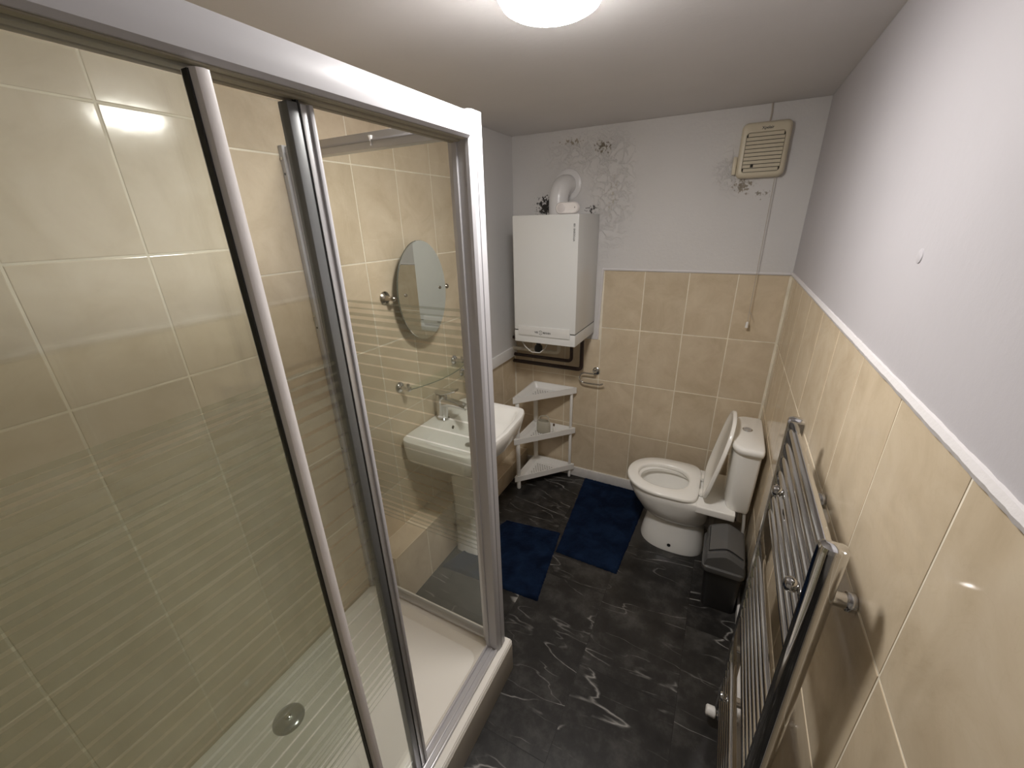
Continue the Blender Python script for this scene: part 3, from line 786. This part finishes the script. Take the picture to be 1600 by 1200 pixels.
obj('glass_plate', bm, CLEAR, gs, smooth=20)
bm = B(); tube(bm, [(x + 0.0003, y, 1.071) for x, y in ol[2:]], 0.0022, 6); obj('glass_edge', bm, simple('glass_edge', (0.10, 0.14, 0.11), 0.15), gs)
tu = thing('tumbler_holder', (XL, 1.9, 0.92), 'chrome wall ring holding a glass tumbler above the basin', 'tumbler holder')
bm = B(); lathe(bm, [(0.024, XL + 0.0005), (0.024, XL + 0.006), (0.018, XL + 0.012), (0.008, XL + 0.016), (0.008, XL + 0.04), (0.004, XL + 0.043)], (0, 1.905, 0.985), 'x', 20); obj('wall_mount', bm, CHROME, tu)
bm = B(); tube(bm, [(XL + 0.07 + 0.035 * math.cos(a), 1.895 + 0.035 * math.sin(a), 0.972) for a in [2 * PI * k / 28 for k in range(29)]], 0.0035, 8, False); obj('ring', bm, CHROME, tu)
bm = B(); tube(bm, [(XL + 0.037, 1.905, 0.985), (XL + 0.042, 1.9, 0.974)], 0.004, 8); obj('ring_stem', bm, CHROME, tu)
bm = B(); lathe(bm, [(0.024, 0.905), (0.027, 0.93), (0.031, 0.995), (0.0295, 0.995), (0.0255, 0.93), (0.0225, 0.910)], (XL + 0.07, 1.895, 0), 'z', 28); tag(obj('glass_tumbler', bm, CLEAR), 'clear glass tumbler hanging in the chrome wall ring', 'glass')

# ================================================================== BASIN
SX0, SYC, SZ = XL + 0.001, 1.609, 0.822
def plan(x0, x1, hy, z, nb, bow, yc=SYC, n=48):
    """basin outline: straight back at x0, bowed front at x1, rounded front corners."""
    out = []
    cx = (x0 + x1) / 2; ax = (x1 - x0) / 2
    for k in range(n):
        a = 2 * PI * k / n
        c, s = math.cos(a), math.sin(a)
        e = 2.0 / nb
        x = ax * math.copysign(abs(c) ** e, c); y = hy * math.copysign(abs(s) ** e, s)
        if c > 0: x = x - bow * (y / hy) ** 2 * (c ** 0.5)
        out.append((cx + x, yc + y, z))
    return out
si = thing('wash_basin', (SX0 + 0.2, SYC, 0.0), 'white ceramic wash basin on a pedestal against the left wall', 'basin')
bm = B()
rings = [plan(SX0, -1.05, 0.16, 0.585, 5, 0.02), plan(SX0, -0.995, 0.205, 0.635, 6, 0.025), plan(SX0, -0.945, 0.245, 0.675, 7, 0.03), plan(SX0, -0.925, 0.262, 0.690, 8, 0.032), plan(SX0, -0.915, 0.282, 0.697, 9, 0.034),
         plan(SX0, -0.902, 0.288, 0.715, 10, 0.036), plan(SX0, -0.888, 0.294, 0.765, 10, 0.036), plan(SX0, -0.878, 0.3, 0.812, 10, 0.036), plan(SX0 + 0.002, -0.882, 0.297, SZ, 10, 0.036),
         plan(-1.235, -0.905, 0.268, SZ, 8, 0.034), plan(-1.228, -0.913, 0.260, SZ - 0.008, 8, 0.034), plan(-1.215, -0.945, 0.235, 0.730, 6, 0.03), plan(-1.19, -0.975, 0.205, 0.708, 5, 0.025), plan(-1.15, -1.03, 0.08, 0.700, 3, 0.01)]
loft(bm, rings); ba = obj('bowl', bm, CERAMIC, si, smooth=50)
bm = B(); lathe(bm, [(0.024, 0.7005), (0.024, 0.7045), (0.016, 0.707), (0.002, 0.7075)], (-1.115, 1.595, 0), 'z', 24); obj('plug', bm, simple('plug_metal', (0.35, 0.34, 0.32), 0.3, 0.8), ba)
bm = B(); lathe(bm, [(0.010, 0.004), (0.010, 0.0065), (0.006, 0.007)], (-1.2275, 1.605, 0.782), 'x', 16); obj('overflow', bm, DARKGAP, ba)
bm = B()
rings = [plan(-1.222, -1.055, 0.095, 0.0, 5, 0.01), plan(-1.222, -1.062, 0.088, 0.05, 5, 0.01), plan(-1.222, -1.075, 0.08, 0.3, 5, 0.01), plan(-1.222, -1.06, 0.092, 0.55, 5, 0.01), plan(-1.222, -1.05, 0.10, 0.60, 5, 0.01)]
rings = [[(x + 0.003, y, z) for x, y, z in r] for r in rings]
loft(bm, rings); obj('pedestal', bm, CERAMIC, si, smooth=50)
tp = thing('basin_tap', (-1.283, 1.605, SZ), 'chrome single-lever mixer tap standing on the basin', 'tap')
bm = B(); lathe(bm, [(0.026, SZ + 0.0005), (0.026, SZ + 0.006), (0.0225, SZ + 0.010), (0.0215, SZ + 0.085), (0.023, SZ + 0.10), (0.022, SZ + 0.112), (0.004, SZ + 0.114)], (-1.283, 1.605, 0), 'z', 28); tb = obj('body', bm, CHROME, tp)
bm = B()
rings = []
for x, hw, z0, z1 in ((-1.275, 0.019, SZ + 0.062, SZ + 0.098), (-1.23, 0.018, SZ + 0.068, SZ + 0.094), (-1.185, 0.0175, SZ + 0.066, SZ + 0.088), (-1.165, 0.015, SZ + 0.062, SZ + 0.083)):
    rings.append([(x, 1.605 + u, v) for u, v in rrect(-hw, hw, z0, z1, 0.008, 3)])
loft(bm, rings); obj('spout', bm, CHROME, tp)
bm = B(); rings = []
for x, hw, z0, z1 in ((-1.300, 0.018, SZ + 0.113, SZ + 0.128), (-1.27, 0.020, SZ + 0.112, SZ + 0.130), (-1.235, 0.017, SZ + 0.122, SZ + 0.137), (-1.205, 0.014, SZ + 0.134, SZ + 0.144)):
    rings.append([(x, 1.605 + u, v) for u, v in rrect(-hw, hw, z0, z1, 0.005, 3)])
loft(bm, rings); obj('lever', bm, CHROME, tp)
tp.scale = (1.35, 1.35, 1.35)

# ================================================================== CORNER SHELF
cs = thing('corner_shelf', (-1.05, 2.44, 0.0), 'white plastic three-tier triangular corner shelf beside the basin', 'shelf')
PA, PBk, PC = Vector((-1.140, 2.205)), Vector((-1.140, 2.522)), Vector((-0.842, 2.522))
def tri(ins, r=0.018, n=5):
    A, Bk, C_ = PA, PBk, PC
    cen = (A + Bk + C_) / 3
    pts = []
    P3 = [A, Bk, C_]
    # inset triangle by moving edges
    e = []
    for i in range(3):
        p, q = P3[i], P3[(i + 1) % 3]; d = (q - p).normalized(); nrm = Vector((-d.y, d.x))
        if nrm.dot(cen - p) < 0: nrm = -nrm
        e.append((p + nrm * ins, d))
    def isect(a, b):
        (p, d), (q, f) = a, b
        den = d.x * f.y - d.y * f.x; t = ((q.x - p.x) * f.y - (q.y - p.y) * f.x) / den
        return p + d * t
    V = [isect(e[2], e[0]), isect(e[0], e[1]), isect(e[1], e[2])]
    for i in range(3):
        v = V[i]; a = (V[i - 1] - v).normalized(); b = (V[(i + 1) % 3] - v).normalized()
        for k in range(n + 1):
            t = k / n; p0 = v + a * r; p1 = v + b * r
            pts.append(p0.lerp(v, t).lerp(v.lerp(p1, t), t))
    return pts
tray_tops = [0.705, 0.388, 0.080]
OUT = 0.012
for zt in tray_tops:
    bm = B(); rings = []
    zr = zt + 0.030
    for ins, z in ((0.012 - OUT, zt - 0.018), (-OUT, zt - 0.012), (-OUT, zr), (0.008 - OUT, zr), (0.011 - OUT, zr - 0.004), (0.026 - OUT, zt - 0.008), (0.030 - OUT, zt - 0.010)):
        rings.append([(p.x, p.y, z) for p in tri(ins)])
    loft(bm, rings); tr_ = obj('shelf_tray', bm, WHITEPL, cs, smooth=35)
    bm = B(); cnt = 0
    ix = 0
    for i in range(12):
        for j in range(12):
            x = -1.105 + i * 0.0195 + (0.00975 if j % 2 else 0); y = 2.265 + j * 0.0185
            # inside test against the hypotenuse with margins
            if x < -1.098 or y > 2.475: continue
            d = Vector((PC.x - PA.x, PC.y - PA.y)).normalized(); nn = Vector((-d.y, d.x))
            if nn.dot(Vector((x, y)) - PA) < 0.042: continue
            lathe(bm, [(0.0046, zt - 0.0101), (0.0044, zt - 0.0095)], (x, y, 0), 'z', 8)
    o = obj('drain_holes', bm, simple('hole_shadow', (0.16, 0.145, 0.11), 0.8) if 'hole_shadow' not in MATS else MATS['hole_shadow'], tr_, smooth=0); o['kind'] = 'stuff'
for (px, py, r) in ((PA.x + 0.004, PA.y + 0.014, 0.0145), (PC.x - 0.012, PC.y - 0.004, 0.0105)):
    for z0, z1 in ((0.0, 0.063), (0.108, 0.371), (0.416, 0.688)):
        bm = B(); lathe(bm, [(r * 0.9, z0), (r, z0 + 0.004), (r, z1 - 0.002), (r * 0.9, z1)], (px, py, 0), 'z', 16); obj('leg', bm, WHITEPL, cs)
for z0, z1 in ((0.0, 0.063), (0.108, 0.371), (0.416, 0.688)):
    obj('leg', bx(PBk.x - 0.004, PBk.x + 0.024, PBk.y - 0.016, PBk.y + 0.004, z0, z1, bev=0.003), WHITEPL, cs)
# things on the middle tray
zm = 0.3785
bm = B(); rings = []
for r, h in ((0.030, 0.0), (0.036, 0.006), (0.037, 0.05), (0.034, 0.07), (0.030, 0.076), (0.028, 0.076), (0.031, 0.068), (0.034, 0.05), (0.033, 0.008)):
    rings.append([(-1.035 + 1.45 * r * math.cos(a), 2.44 + 0.9 * r * math.sin(a), zm + 1.25 * h) for a in [2 * PI * k / 24 for k in range(24)]])
loft(bm, rings, True, True)
jg = thing('plastic_jug', (-1.035, 2.44, zm), 'small cloudy plastic jug on the middle corner-shelf tray', 'jug')
obj('body', bm, CLOUDY, jg)
bm = B(); tube(bm, arc_path([(-1.082, 2.44, zm + 0.078), (-1.070, 2.455, zm + 0.122), (-1.005, 2.455, zm + 0.130), (-0.988, 2.44, zm + 0.082)], 0.02), 0.0045, 8); obj('handle', bm, CLOUDY, jg)
tbx = thing('small_tube', (-0.960, 2.455, zm), 'little white tube with brown cap standing beside the jug', 'tube')
bm = B(); lathe(bm, [(0.011, zm + 0.0003), (0.0115, zm + 0.004), (0.009, zm + 0.045), (0.006, zm + 0.060), (0.003, zm + 0.062)], (-0.960, 2.455, 0), 'z', 16); obj('body', bm, WHITEPL, tbx)
bm = B(); lathe(bm, [(0.006, zm + 0.0615), (0.007, zm + 0.064), (0.007, zm + 0.076), (0.003, zm + 0.079)], (-0.960, 2.455, 0), 'z', 14); obj('cap', bm, simple('brown_cap', (0.12, 0.075, 0.04), 0.4), tbx)

# ================================================================== TOILET ROLL HOLDER
th = thing('toilet_roll_holder', (-0.69, YB, 0.76), 'empty chrome toilet roll holder hook on the back wall', 'roll holder')
bm = B(); lathe(bm, [(0.026, YB - 0.0005), (0.026, YB - 0.007), (0.022, YB - 0.011), (0.010, YB - 0.013), (0.009, YB - 0.05), (0.003, YB - 0.053)], (-0.694, 0, 0.872), 'y', 24); obj('wall_mount', bm, CHROME, th)
yy = YB - 0.045
pts = [(-0.694, yy, 0.862)] + [(-0.762 + 0.036 * math.cos(a), yy, 0.826 + 0.036 * math.sin(a)) for a in [PI / 2 + PI * k / 14 for k in range(15)]] + [(-0.655, yy, 0.790), (-0.640, yy, 0.797), (-0.634, yy, 0.802)]
bm = B(); tube(bm, pts, 0.0055, 12); obj('hook_arm', bm, CHROME, th)

# ================================================================== TOILET
TYC = 2.185
def egg(x0, x1, hy, z, nb=3.5, nf=2.0, xm=None, yc=TYC, n=56):
    """egg outline: rounded nose at x0 (left), squarer at x1."""
    xm = xm if xm is not None else x0 + (x1 - x0) * 0.5
    out = []
    for k in range(n):
        a = 2 * PI * k / n; c, s = math.cos(a), math.sin(a)
        e = 2.0 / (nb if c > 0 else nf)
        ax = (x1 - xm) if c > 0 else (xm - x0)
        es = e
        out.append((xm + math.copysign(abs(c) ** e, c) * ax, yc + math.copysign(abs(s) ** es, s) * hy, z))
    return out
to = thing('toilet', (0.0, TYC, 0.0), 'white close-coupled ceramic toilet with its seat lid raised', 'toilet')
bm = B()
rings = [egg(-0.248, 0.115, 0.142, 0.0, 3, 2.3), egg(-0.250, 0.116, 0.143, 0.015, 3, 2.3), egg(-0.238, 0.108, 0.134, 0.08, 3, 2.3), egg(-0.226, 0.100, 0.126, 0.15, 3, 2.3), egg(-0.222, 0.098, 0.124, 0.195, 3, 2.2),
         egg(-0.243, 0.104, 0.136, 0.205, 3, 2.2), egg(-0.275, 0.108, 0.155, 0.235, 3, 2.2), egg(-0.318, 0.115, 0.174, 0.295, 3.2, 2.1), egg(-0.345, 0.13, 0.186, 0.35, 5, 2.1, -0.12), egg(-0.352, 0.135, 0.189, 0.385, 8, 2.1, -0.12), egg(-0.349, 0.133, 0.186, 0.395, 8, 2.1, -0.12),
         egg(-0.295, 0.02, 0.128, 0.395, 2.4, 2.0), egg(-0.285, 0.008, 0.118, 0.386, 2.3, 2.0), egg(-0.288, 0.010, 0.120, 0.368, 2.3, 2.0), egg(-0.310, 0.02, 0.140, 0.362, 2.2, 2.0), egg(-0.300, 0.015, 0.132, 0.32, 2.2, 2.0), egg(-0.255, -0.01, 0.098, 0.23, 2.0, 2.0), egg(-0.20, -0.04, 0.06, 0.165, 2.0, 2.0), egg(-0.15, -0.08, 0.03, 0.15, 2.0, 2.0)]
loft(bm, rings)
pan = obj('pan', bm, CERAMIC, to, smooth=45)
obj('cistern_deck', bx(0.035, 0.222, TYC - 0.188, TYC + 0.188, 0.352, 0.396, bev=0.008, seg=3), CERAMIC, to)
bm = B(); lathe(bm, [(0.010, TYC - 0.139), (0.010, TYC - 0.1425), (0.004, TYC - 0.143)], (-0.07, 0, 0.045), 'y', 14); obj('fixing_hole', bm, RUBBER, pan)
# seat ring
bm = B()
so = lambda z, i=0: egg(-0.362 + i, 0.040 - i, 0.194 - i, z, 5.5, 2.15, -0.14)
sn = lambda z, i=0: egg(-0.298 - i, -0.020 + i, 0.118 + i, z, 2.5, 2.1, -0.15)
rings = [so(0.3955, 0.004), so(0.400), so(0.413), so(0.419, 0.005), sn(0.421, 0.012), sn(0.419, 0.004), sn(0.412), sn(0.3955)]
loft(bm, rings + [rings[0]], False, False); seat = obj('seat', bm, SEATM, to, smooth=60)
for s in (-1, 1):
    bm = B(); tube(bm, [(0.050, TYC + s * 0.075 - 0.022, 0.412), (0.050, TYC + s * 0.075 + 0.022, 0.412)], 0.0105, 12); obj('hinge', bm, SEATM, seat)
# raised lid, leaning back on the cistern
bm = B()
base = Vector((0.062, TYC, 0.412)); ang = math.radians(10.5)
up = Vector((math.sin(ang), 0, math.cos(ang))); nm = Vector((-math.cos(ang), 0, math.sin(ang)))
def lidring(i, d):
    pr = []
    for k in range(56):
        a = 2 * PI * k / 56; c, s = math.cos(a), math.sin(a)
        if c > 0: e = 2.0 / 2.7; L = 0.17
        else: e = 2.0 / 5.0; L = 0.205
        h = 0.23 + math.copysign(abs(c) ** e, c) * ((0.235 if c > 0 else 0.222) - i)
        wv = math.copysign(abs(s) ** e, s) * (0.192 - i)
        pr.append(base + up * h + nm * d + Vector((0, wv, 0)))
    return pr
loft(bm, [lidring(0.006, -0.010), lidring(0.0, -0.006), lidring(0.0, 0.006), lidring(0.004, 0.010), lidring(0.018, 0.010), lidring(0.024, 0.004)])
obj('lid', bm, SEATM, to, smooth=50)
# cistern
def cis(x0, x1, hy, z, n=48):
    out = []
    for k in range(n):
        a = 2 * PI * k / n; c, s = math.cos(a), math.sin(a)
        e = 2.0 / (9 if c > 0 else 3.4)
        cx = x1 - 0.045
        ax = (x1 - cx) if c > 0 else (cx - x0)
        out.append((cx + math.copysign(abs(c) ** e, c) * ax, TYC + math.copysign(abs(s) ** e, s) * hy, z))
    return out
bm = B()
loft(bm, [cis(0.165, 0.278, 0.150, 0.3965), cis(0.160, 0.280, 0.160, 0.42), cis(0.152, 0.281, 0.180, 0.60), cis(0.148, 0.282, 0.187, 0.752)])
ci = obj('cistern', bm, CERAMIC, to, smooth=50)
bm = B()
loft(bm, [cis(0.146, 0.284, 0.192, 0.7525), cis(0.139, 0.287, 0.200, 0.758), cis(0.137, 0.288, 0.203, 0.775), cis(0.141, 0.286, 0.199, 0.787), cis(0.152, 0.279, 0.187, 0.792)])
lid = obj('cistern_lid', bm, CERAMIC, to, smooth=50)
bm = B(); lathe(bm, [(0.024, 0.792), (0.024, 0.795), (0.021, 0.7965)], (0.212, TYC + 0.02, 0), 'z', 26); fb = obj('flush_button', bm, CHROME, lid)
for s in (-1, 1):
    pts = [(0.212 + 0.0185 * math.cos(a) + 0.0012 * s * 0, TYC + 0.02 + s * 0.0015 + 0.0185 * math.sin(a)) for a in [(0 if s > 0 else PI) + 0.06 + (PI - 0.12) * k / 12 for k in range(13)]]
    b1 = B(); prism(b1, pts, 0.7965, 0.7985); obj('half_button', b1, GREYAL, fb)
# soil pipe behind the pan
bm = B(); tube(bm, arc_path([(0.06, TYC, 0.19), (0.17, TYC, 0.185), (0.22, TYC, 0.165), (XR - 0.020, TYC, 0.165)], 0.03), 0.052, 20)
lathe(bm, [(0.060, 0.115), (0.060, 0.135), (0.057, 0.14)], (0, TYC, 0.19), 'x', 20); lathe(bm, [(0.060, 0.155), (0.060, 0.18)], (0, TYC, 0.187), 'x', 20)
obj('soil_pipe', bm, DUCT, to)
bm = B(); tube(bm, arc_path([(XR - 0.025, TYC - 0.16, 0.02), (XR - 0.025, TYC - 0.16, 0.3), (0.262, TYC - 0.135, 0.395)], 0.04), 0.0075, 10)
obj('supply_pipe', bm, simple('pipe_cream', (0.45, 0.43, 0.39), 0.4), to)

# ================================================================== BIN
bi = thing('swing_bin', (0.195, 1.8487, 0.0), 'small grey swing-lid bin in front of the toilet by the wall', 'bin')
bm = B()
def rz(x0, x1, y0, y1, r, z): return [(x, y, z) for x, y in rrect(x0, x1, y0, y1, r, 5)]
loft(bm, [rz(0.128, 0.270, 1.7455, 1.9476, 0.02, 0.0), rz(0.125, 0.273, 1.7429, 1.9502, 0.022, 0.006), rz(0.110, 0.277, 1.7283, 1.9691, 0.026, 0.255)])
obj('body', bm, BINB, bi)
bm = B()
loft(bm, [rz(0.102, 0.281, 1.7214, 1.9760, 0.026, 0.240), rz(0.098, 0.284, 1.7180, 1.9794, 0.028, 0.246), rz(0.098, 0.284, 1.7180, 1.9794, 0.028, 0.268), rz(0.104, 0.280, 1.7232, 1.9743, 0.026, 0.274)])
obj('lid_rim', bm, BINL, bi)
# gabled hood, rounded crown along y
bm = B()
def hood(x0, x1, ze, zp, y, n=12):
    ring = [(x0, y, 0.272), (x0 + 0.004, y, ze - 0.01)]
    for k in range(n + 1):
        t = k / n; x = x0 + 0.008 + (x1 - x0 - 0.016) * t
        ring.append((x, y, ze + (zp - ze) * (1 - abs(2 * t - 1) ** 1.35)))
    ring += [(x1 - 0.004, y, ze - 0.01), (x1, y, 0.272)]
    return ring
loft(bm, [hood(0.108, 0.276, 0.312, 0.348, 1.7266), hood(0.106, 0.278, 0.330, 0.366, 1.7386), hood(0.106, 0.278, 0.334, 0.372, 1.8487), hood(0.106, 0.278, 0.330, 0.366, 1.9588), hood(0.108, 0.276, 0.312, 0.348, 1.9708)])
obj('hood', bm, BINL, bi, smooth=28)
bm = B()
def flap(x0, x1, y, dz=0.0):
    r = []
    for k in range(13):
        t = k / 12; x = x0 + (x1 - x0) * t; tt = (x - 0.114) / (0.270 - 0.114)
        r.append((x, y, 0.334 + 0.038 * (1 - abs(2 * tt - 1) ** 1.35) + dz))
    return r
A_ = [flap(0.120, 0.264, 1.7584, 0.0035), flap(0.120, 0.264, 1.9390, 0.0035)]
B_ = [flap(0.120, 0.264, 1.7584, -0.004), flap(0.120, 0.264, 1.9390, -0.004)]
loft(bm, [A_[0] + B_[0][::-1], A_[1] + B_[1][::-1]])
obj('swing_flap', bm, simple('bin_flap', (0.10, 0.10, 0.099), 0.38), bi, smooth=28)
for yy in (1.7563, 1.9412):
    bm = B(); pts = flap(0.119, 0.265, yy, 0.0005); tube(bm, pts, 0.0018, 6); obj('flap_gap', bm, RUBBER, bi)
bm = B(); tube(bm, [(0.1185, 1.7567, 0.337), (0.1185, 1.9407, 0.337)], 0.0018, 6); obj('flap_gap', bm, RUBBER, bi)

# ================================================================== RUGS
def rug(name, quad, label, seed, cut=None, nu=70, nv=70, h=0.016):
    rnd = random.Random(seed); bm = B()
    q = [Vector((x, y, 0)) for x, y in quad]
    rows = []
    for i in range(nu + 1):
        row = []
        for j in range(nv + 1):
            u, v = i / nu, j / nv
            p = q[0].lerp(q[1], u).lerp(q[3].lerp(q[2], u), v)
            e = min(u, 1 - u, v, 1 - v)
            z = 0.003 + h * min(1, (e / 0.028)) ** 0.5
            if 0.035 < e < 0.05: z -= 0.003
            if e > 0.001:
                z += rnd.uniform(-0.0016, 0.0016) + 0.0012 * math.sin(9 * u + 2 * v) * math.sin(7 * v)
                p = p + Vector((rnd.uniform(-1, 1), rnd.uniform(-1, 1), 0)) * 0.001
            else: p = p + Vector((rnd.uniform(-1, 1), rnd.uniform(-1, 1), 0)) * 0.002
            row.append(bm.verts.new((p.x, p.y, z)))
        rows.append(row)
    for i in range(nu):
        for j in range(nv):
            f = (rows[i][j], rows[i + 1][j], rows[i + 1][j + 1], rows[i][j + 1])
            cx = sum(v.co.x for v in f) / 4; cy = sum(v.co.y for v in f) / 4
            if cut and cut[0] < cx < cut[1] and cut[2] < cy < cut[3]: continue
            bm.faces.new(f)
    bmesh.ops.delete(bm, geom=[v for v in bm.verts if not v.link_faces], context='VERTS')
    ed = [e for e in bm.edges if len(e.link_faces) == 1]; low = {}
    for e in ed:
        for v in e.verts:
            if v not in low: low[v] = bm.verts.new((v.co.x, v.co.y, 0.0003))
    for e in ed:
        p, q_ = e.verts; bm.faces.new((p, q_, low[q_], low[p]))
    return tag(obj(name, bm, RUG, smooth=80), label, 'rug', 'navy bath mats')
rug('bath_mat', [(-0.660, 1.752), (-0.300, 1.745), (-0.262, 2.20), (-0.720, 2.535)][:2] + [(-0.262, 2.533), (-0.733, 2.536)], 'navy plush bath mat in front of the toilet, nearer the back wall', 3)
rug('bath_mat', [(-1.205, 1.365), (-0.622, 1.395), (-0.688, 1.905), (-1.205, 1.860)][:2] + [(-0.692, 1.905), (-1.045, 1.862)], 'navy plush bath mat below the basin, partly seen through shower glass', 4, (-1.3, -1.045, 1.505, 1.712))

# ================================================================== TOWEL RADIATOR
RXc, YN, YF = 0.222, 0.693, 1.196
ra = thing('towel_radiator', (RXc, (YN + YF) / 2, 0.1), 'chrome ladder towel radiator on the right wall', 'radiator')
def dprof(yc, s, z):
    """rounded-D upright; flat face looks along s*y."""
    pts = []
    for k in range(13):
        a = -PI / 2 + PI * k / 12
        pts.append((RXc + 0.021 * math.sin(a), yc - s * (0.002 + 0.016 * math.cos(a)), z))
    pts += [(RXc + 0.021, yc + s * 0.010, z), (RXc + 0.017, yc + s * 0.014, z), (RXc - 0.017, yc + s * 0.014, z), (RXc - 0.021, yc + s * 0.010, z)]
    return pts
ZT = 1.312
for yc, s in ((YN, 1), (YF, -1)):
    bm = B(); loft(bm, [dprof(yc, s, 0.105), dprof(yc, s, ZT)]); up_ = obj('upright', bm, CHROME, ra, smooth=30)
    bm = B(); rings = []
    for f, z in ((1.0, ZT), (1.0, ZT + 0.004), (0.90, ZT + 0.009), (0.6, ZT + 0.012)):
        rings.append([(RXc + (x - RXc) * f, yc + (y - yc) * f, z) for x, y, _ in dprof(yc, s, z)])
    loft(bm, rings); obj('end_cap', bm, CHROME, up_)
bars = [1.292 - 0.0433 * k for k in range(7)] + [0.856 - 0.0440 * k for k in range(7)] + [0.376 - 0.044 * k for k in range(6)]
for z in bars:
    bm = B(); tube(bm, [(RXc - 0.003, YN + 0.010, z), (RXc - 0.003, YF - 0.010, z)], 0.0125, 16)
    b_ = obj('rail_bar', bm, CHROME, ra)
    bm = B(); lathe(bm, [(0.0142, YF - 0.019), (0.0142, YF - 0.0142)], (RXc - 0.003, 0, z), 'y', 14); obj('bar_collar', bm, CHROME, b_)
for yb in (0.757, 1.080):
    for zb in (1.1621, 0.332):
        bm = B(); tube(bm, [(RXc + 0.0098, yb, zb), (XR - 0.014, yb, zb)], 0.0145, 18); bk = obj('wall_bracket', bm, CHROME, ra)
        bm = B(); lathe(bm, [(0.0175, XR - 0.014), (0.0185, XR - 0.012), (0.0185, XR - 0.0008)], (0, yb, zb), 'x', 20); obj('bracket_collar', bm, CHROME, bk)
        bm = B(); lathe(bm, [(0.007, RXc - 0.012), (0.013, RXc - 0.017), (0.0155, RXc - 0.025), (0.013, RXc - 0.033), (0.006, RXc - 0.036)], (0, yb, zb), 'x', 20); obj('bolt_cap', bm, CHROME, bk)
# valve under the far upright, white head
bm = B(); tube(bm, arc_path([(RXc, YF, 0.104), (RXc, YF, 0.065), (XR - 0.012, YF, 0.065)], 0.012), 0.0095, 12); va = obj('valve', bm, CHROME, ra)
bm = B(); lathe(bm, [(0.013, RXc - 0.004), (0.013, RXc - 0.011), (0.011, RXc - 0.012)], (0, YF, 0.065), 'x', 16); obj('valve_collar', bm, CHROME, va)
bm = B(); lathe(bm, [(0.017, RXc - 0.0125), (0.020, RXc - 0.016), (0.019, RXc - 0.043), (0.014, RXc - 0.047)], (0, YF, 0.065), 'x', 20); obj('valve_head', bm, WHITEPL, va)
bm = B(); tube(bm, arc_path([(RXc, YN, 0.104), (RXc, YN, 0.065), (XR - 0.012, YN, 0.065)], 0.012), 0.0095, 12); obj('valve', bm, CHROME, ra)

print('objects', len(bpy.data.objects))
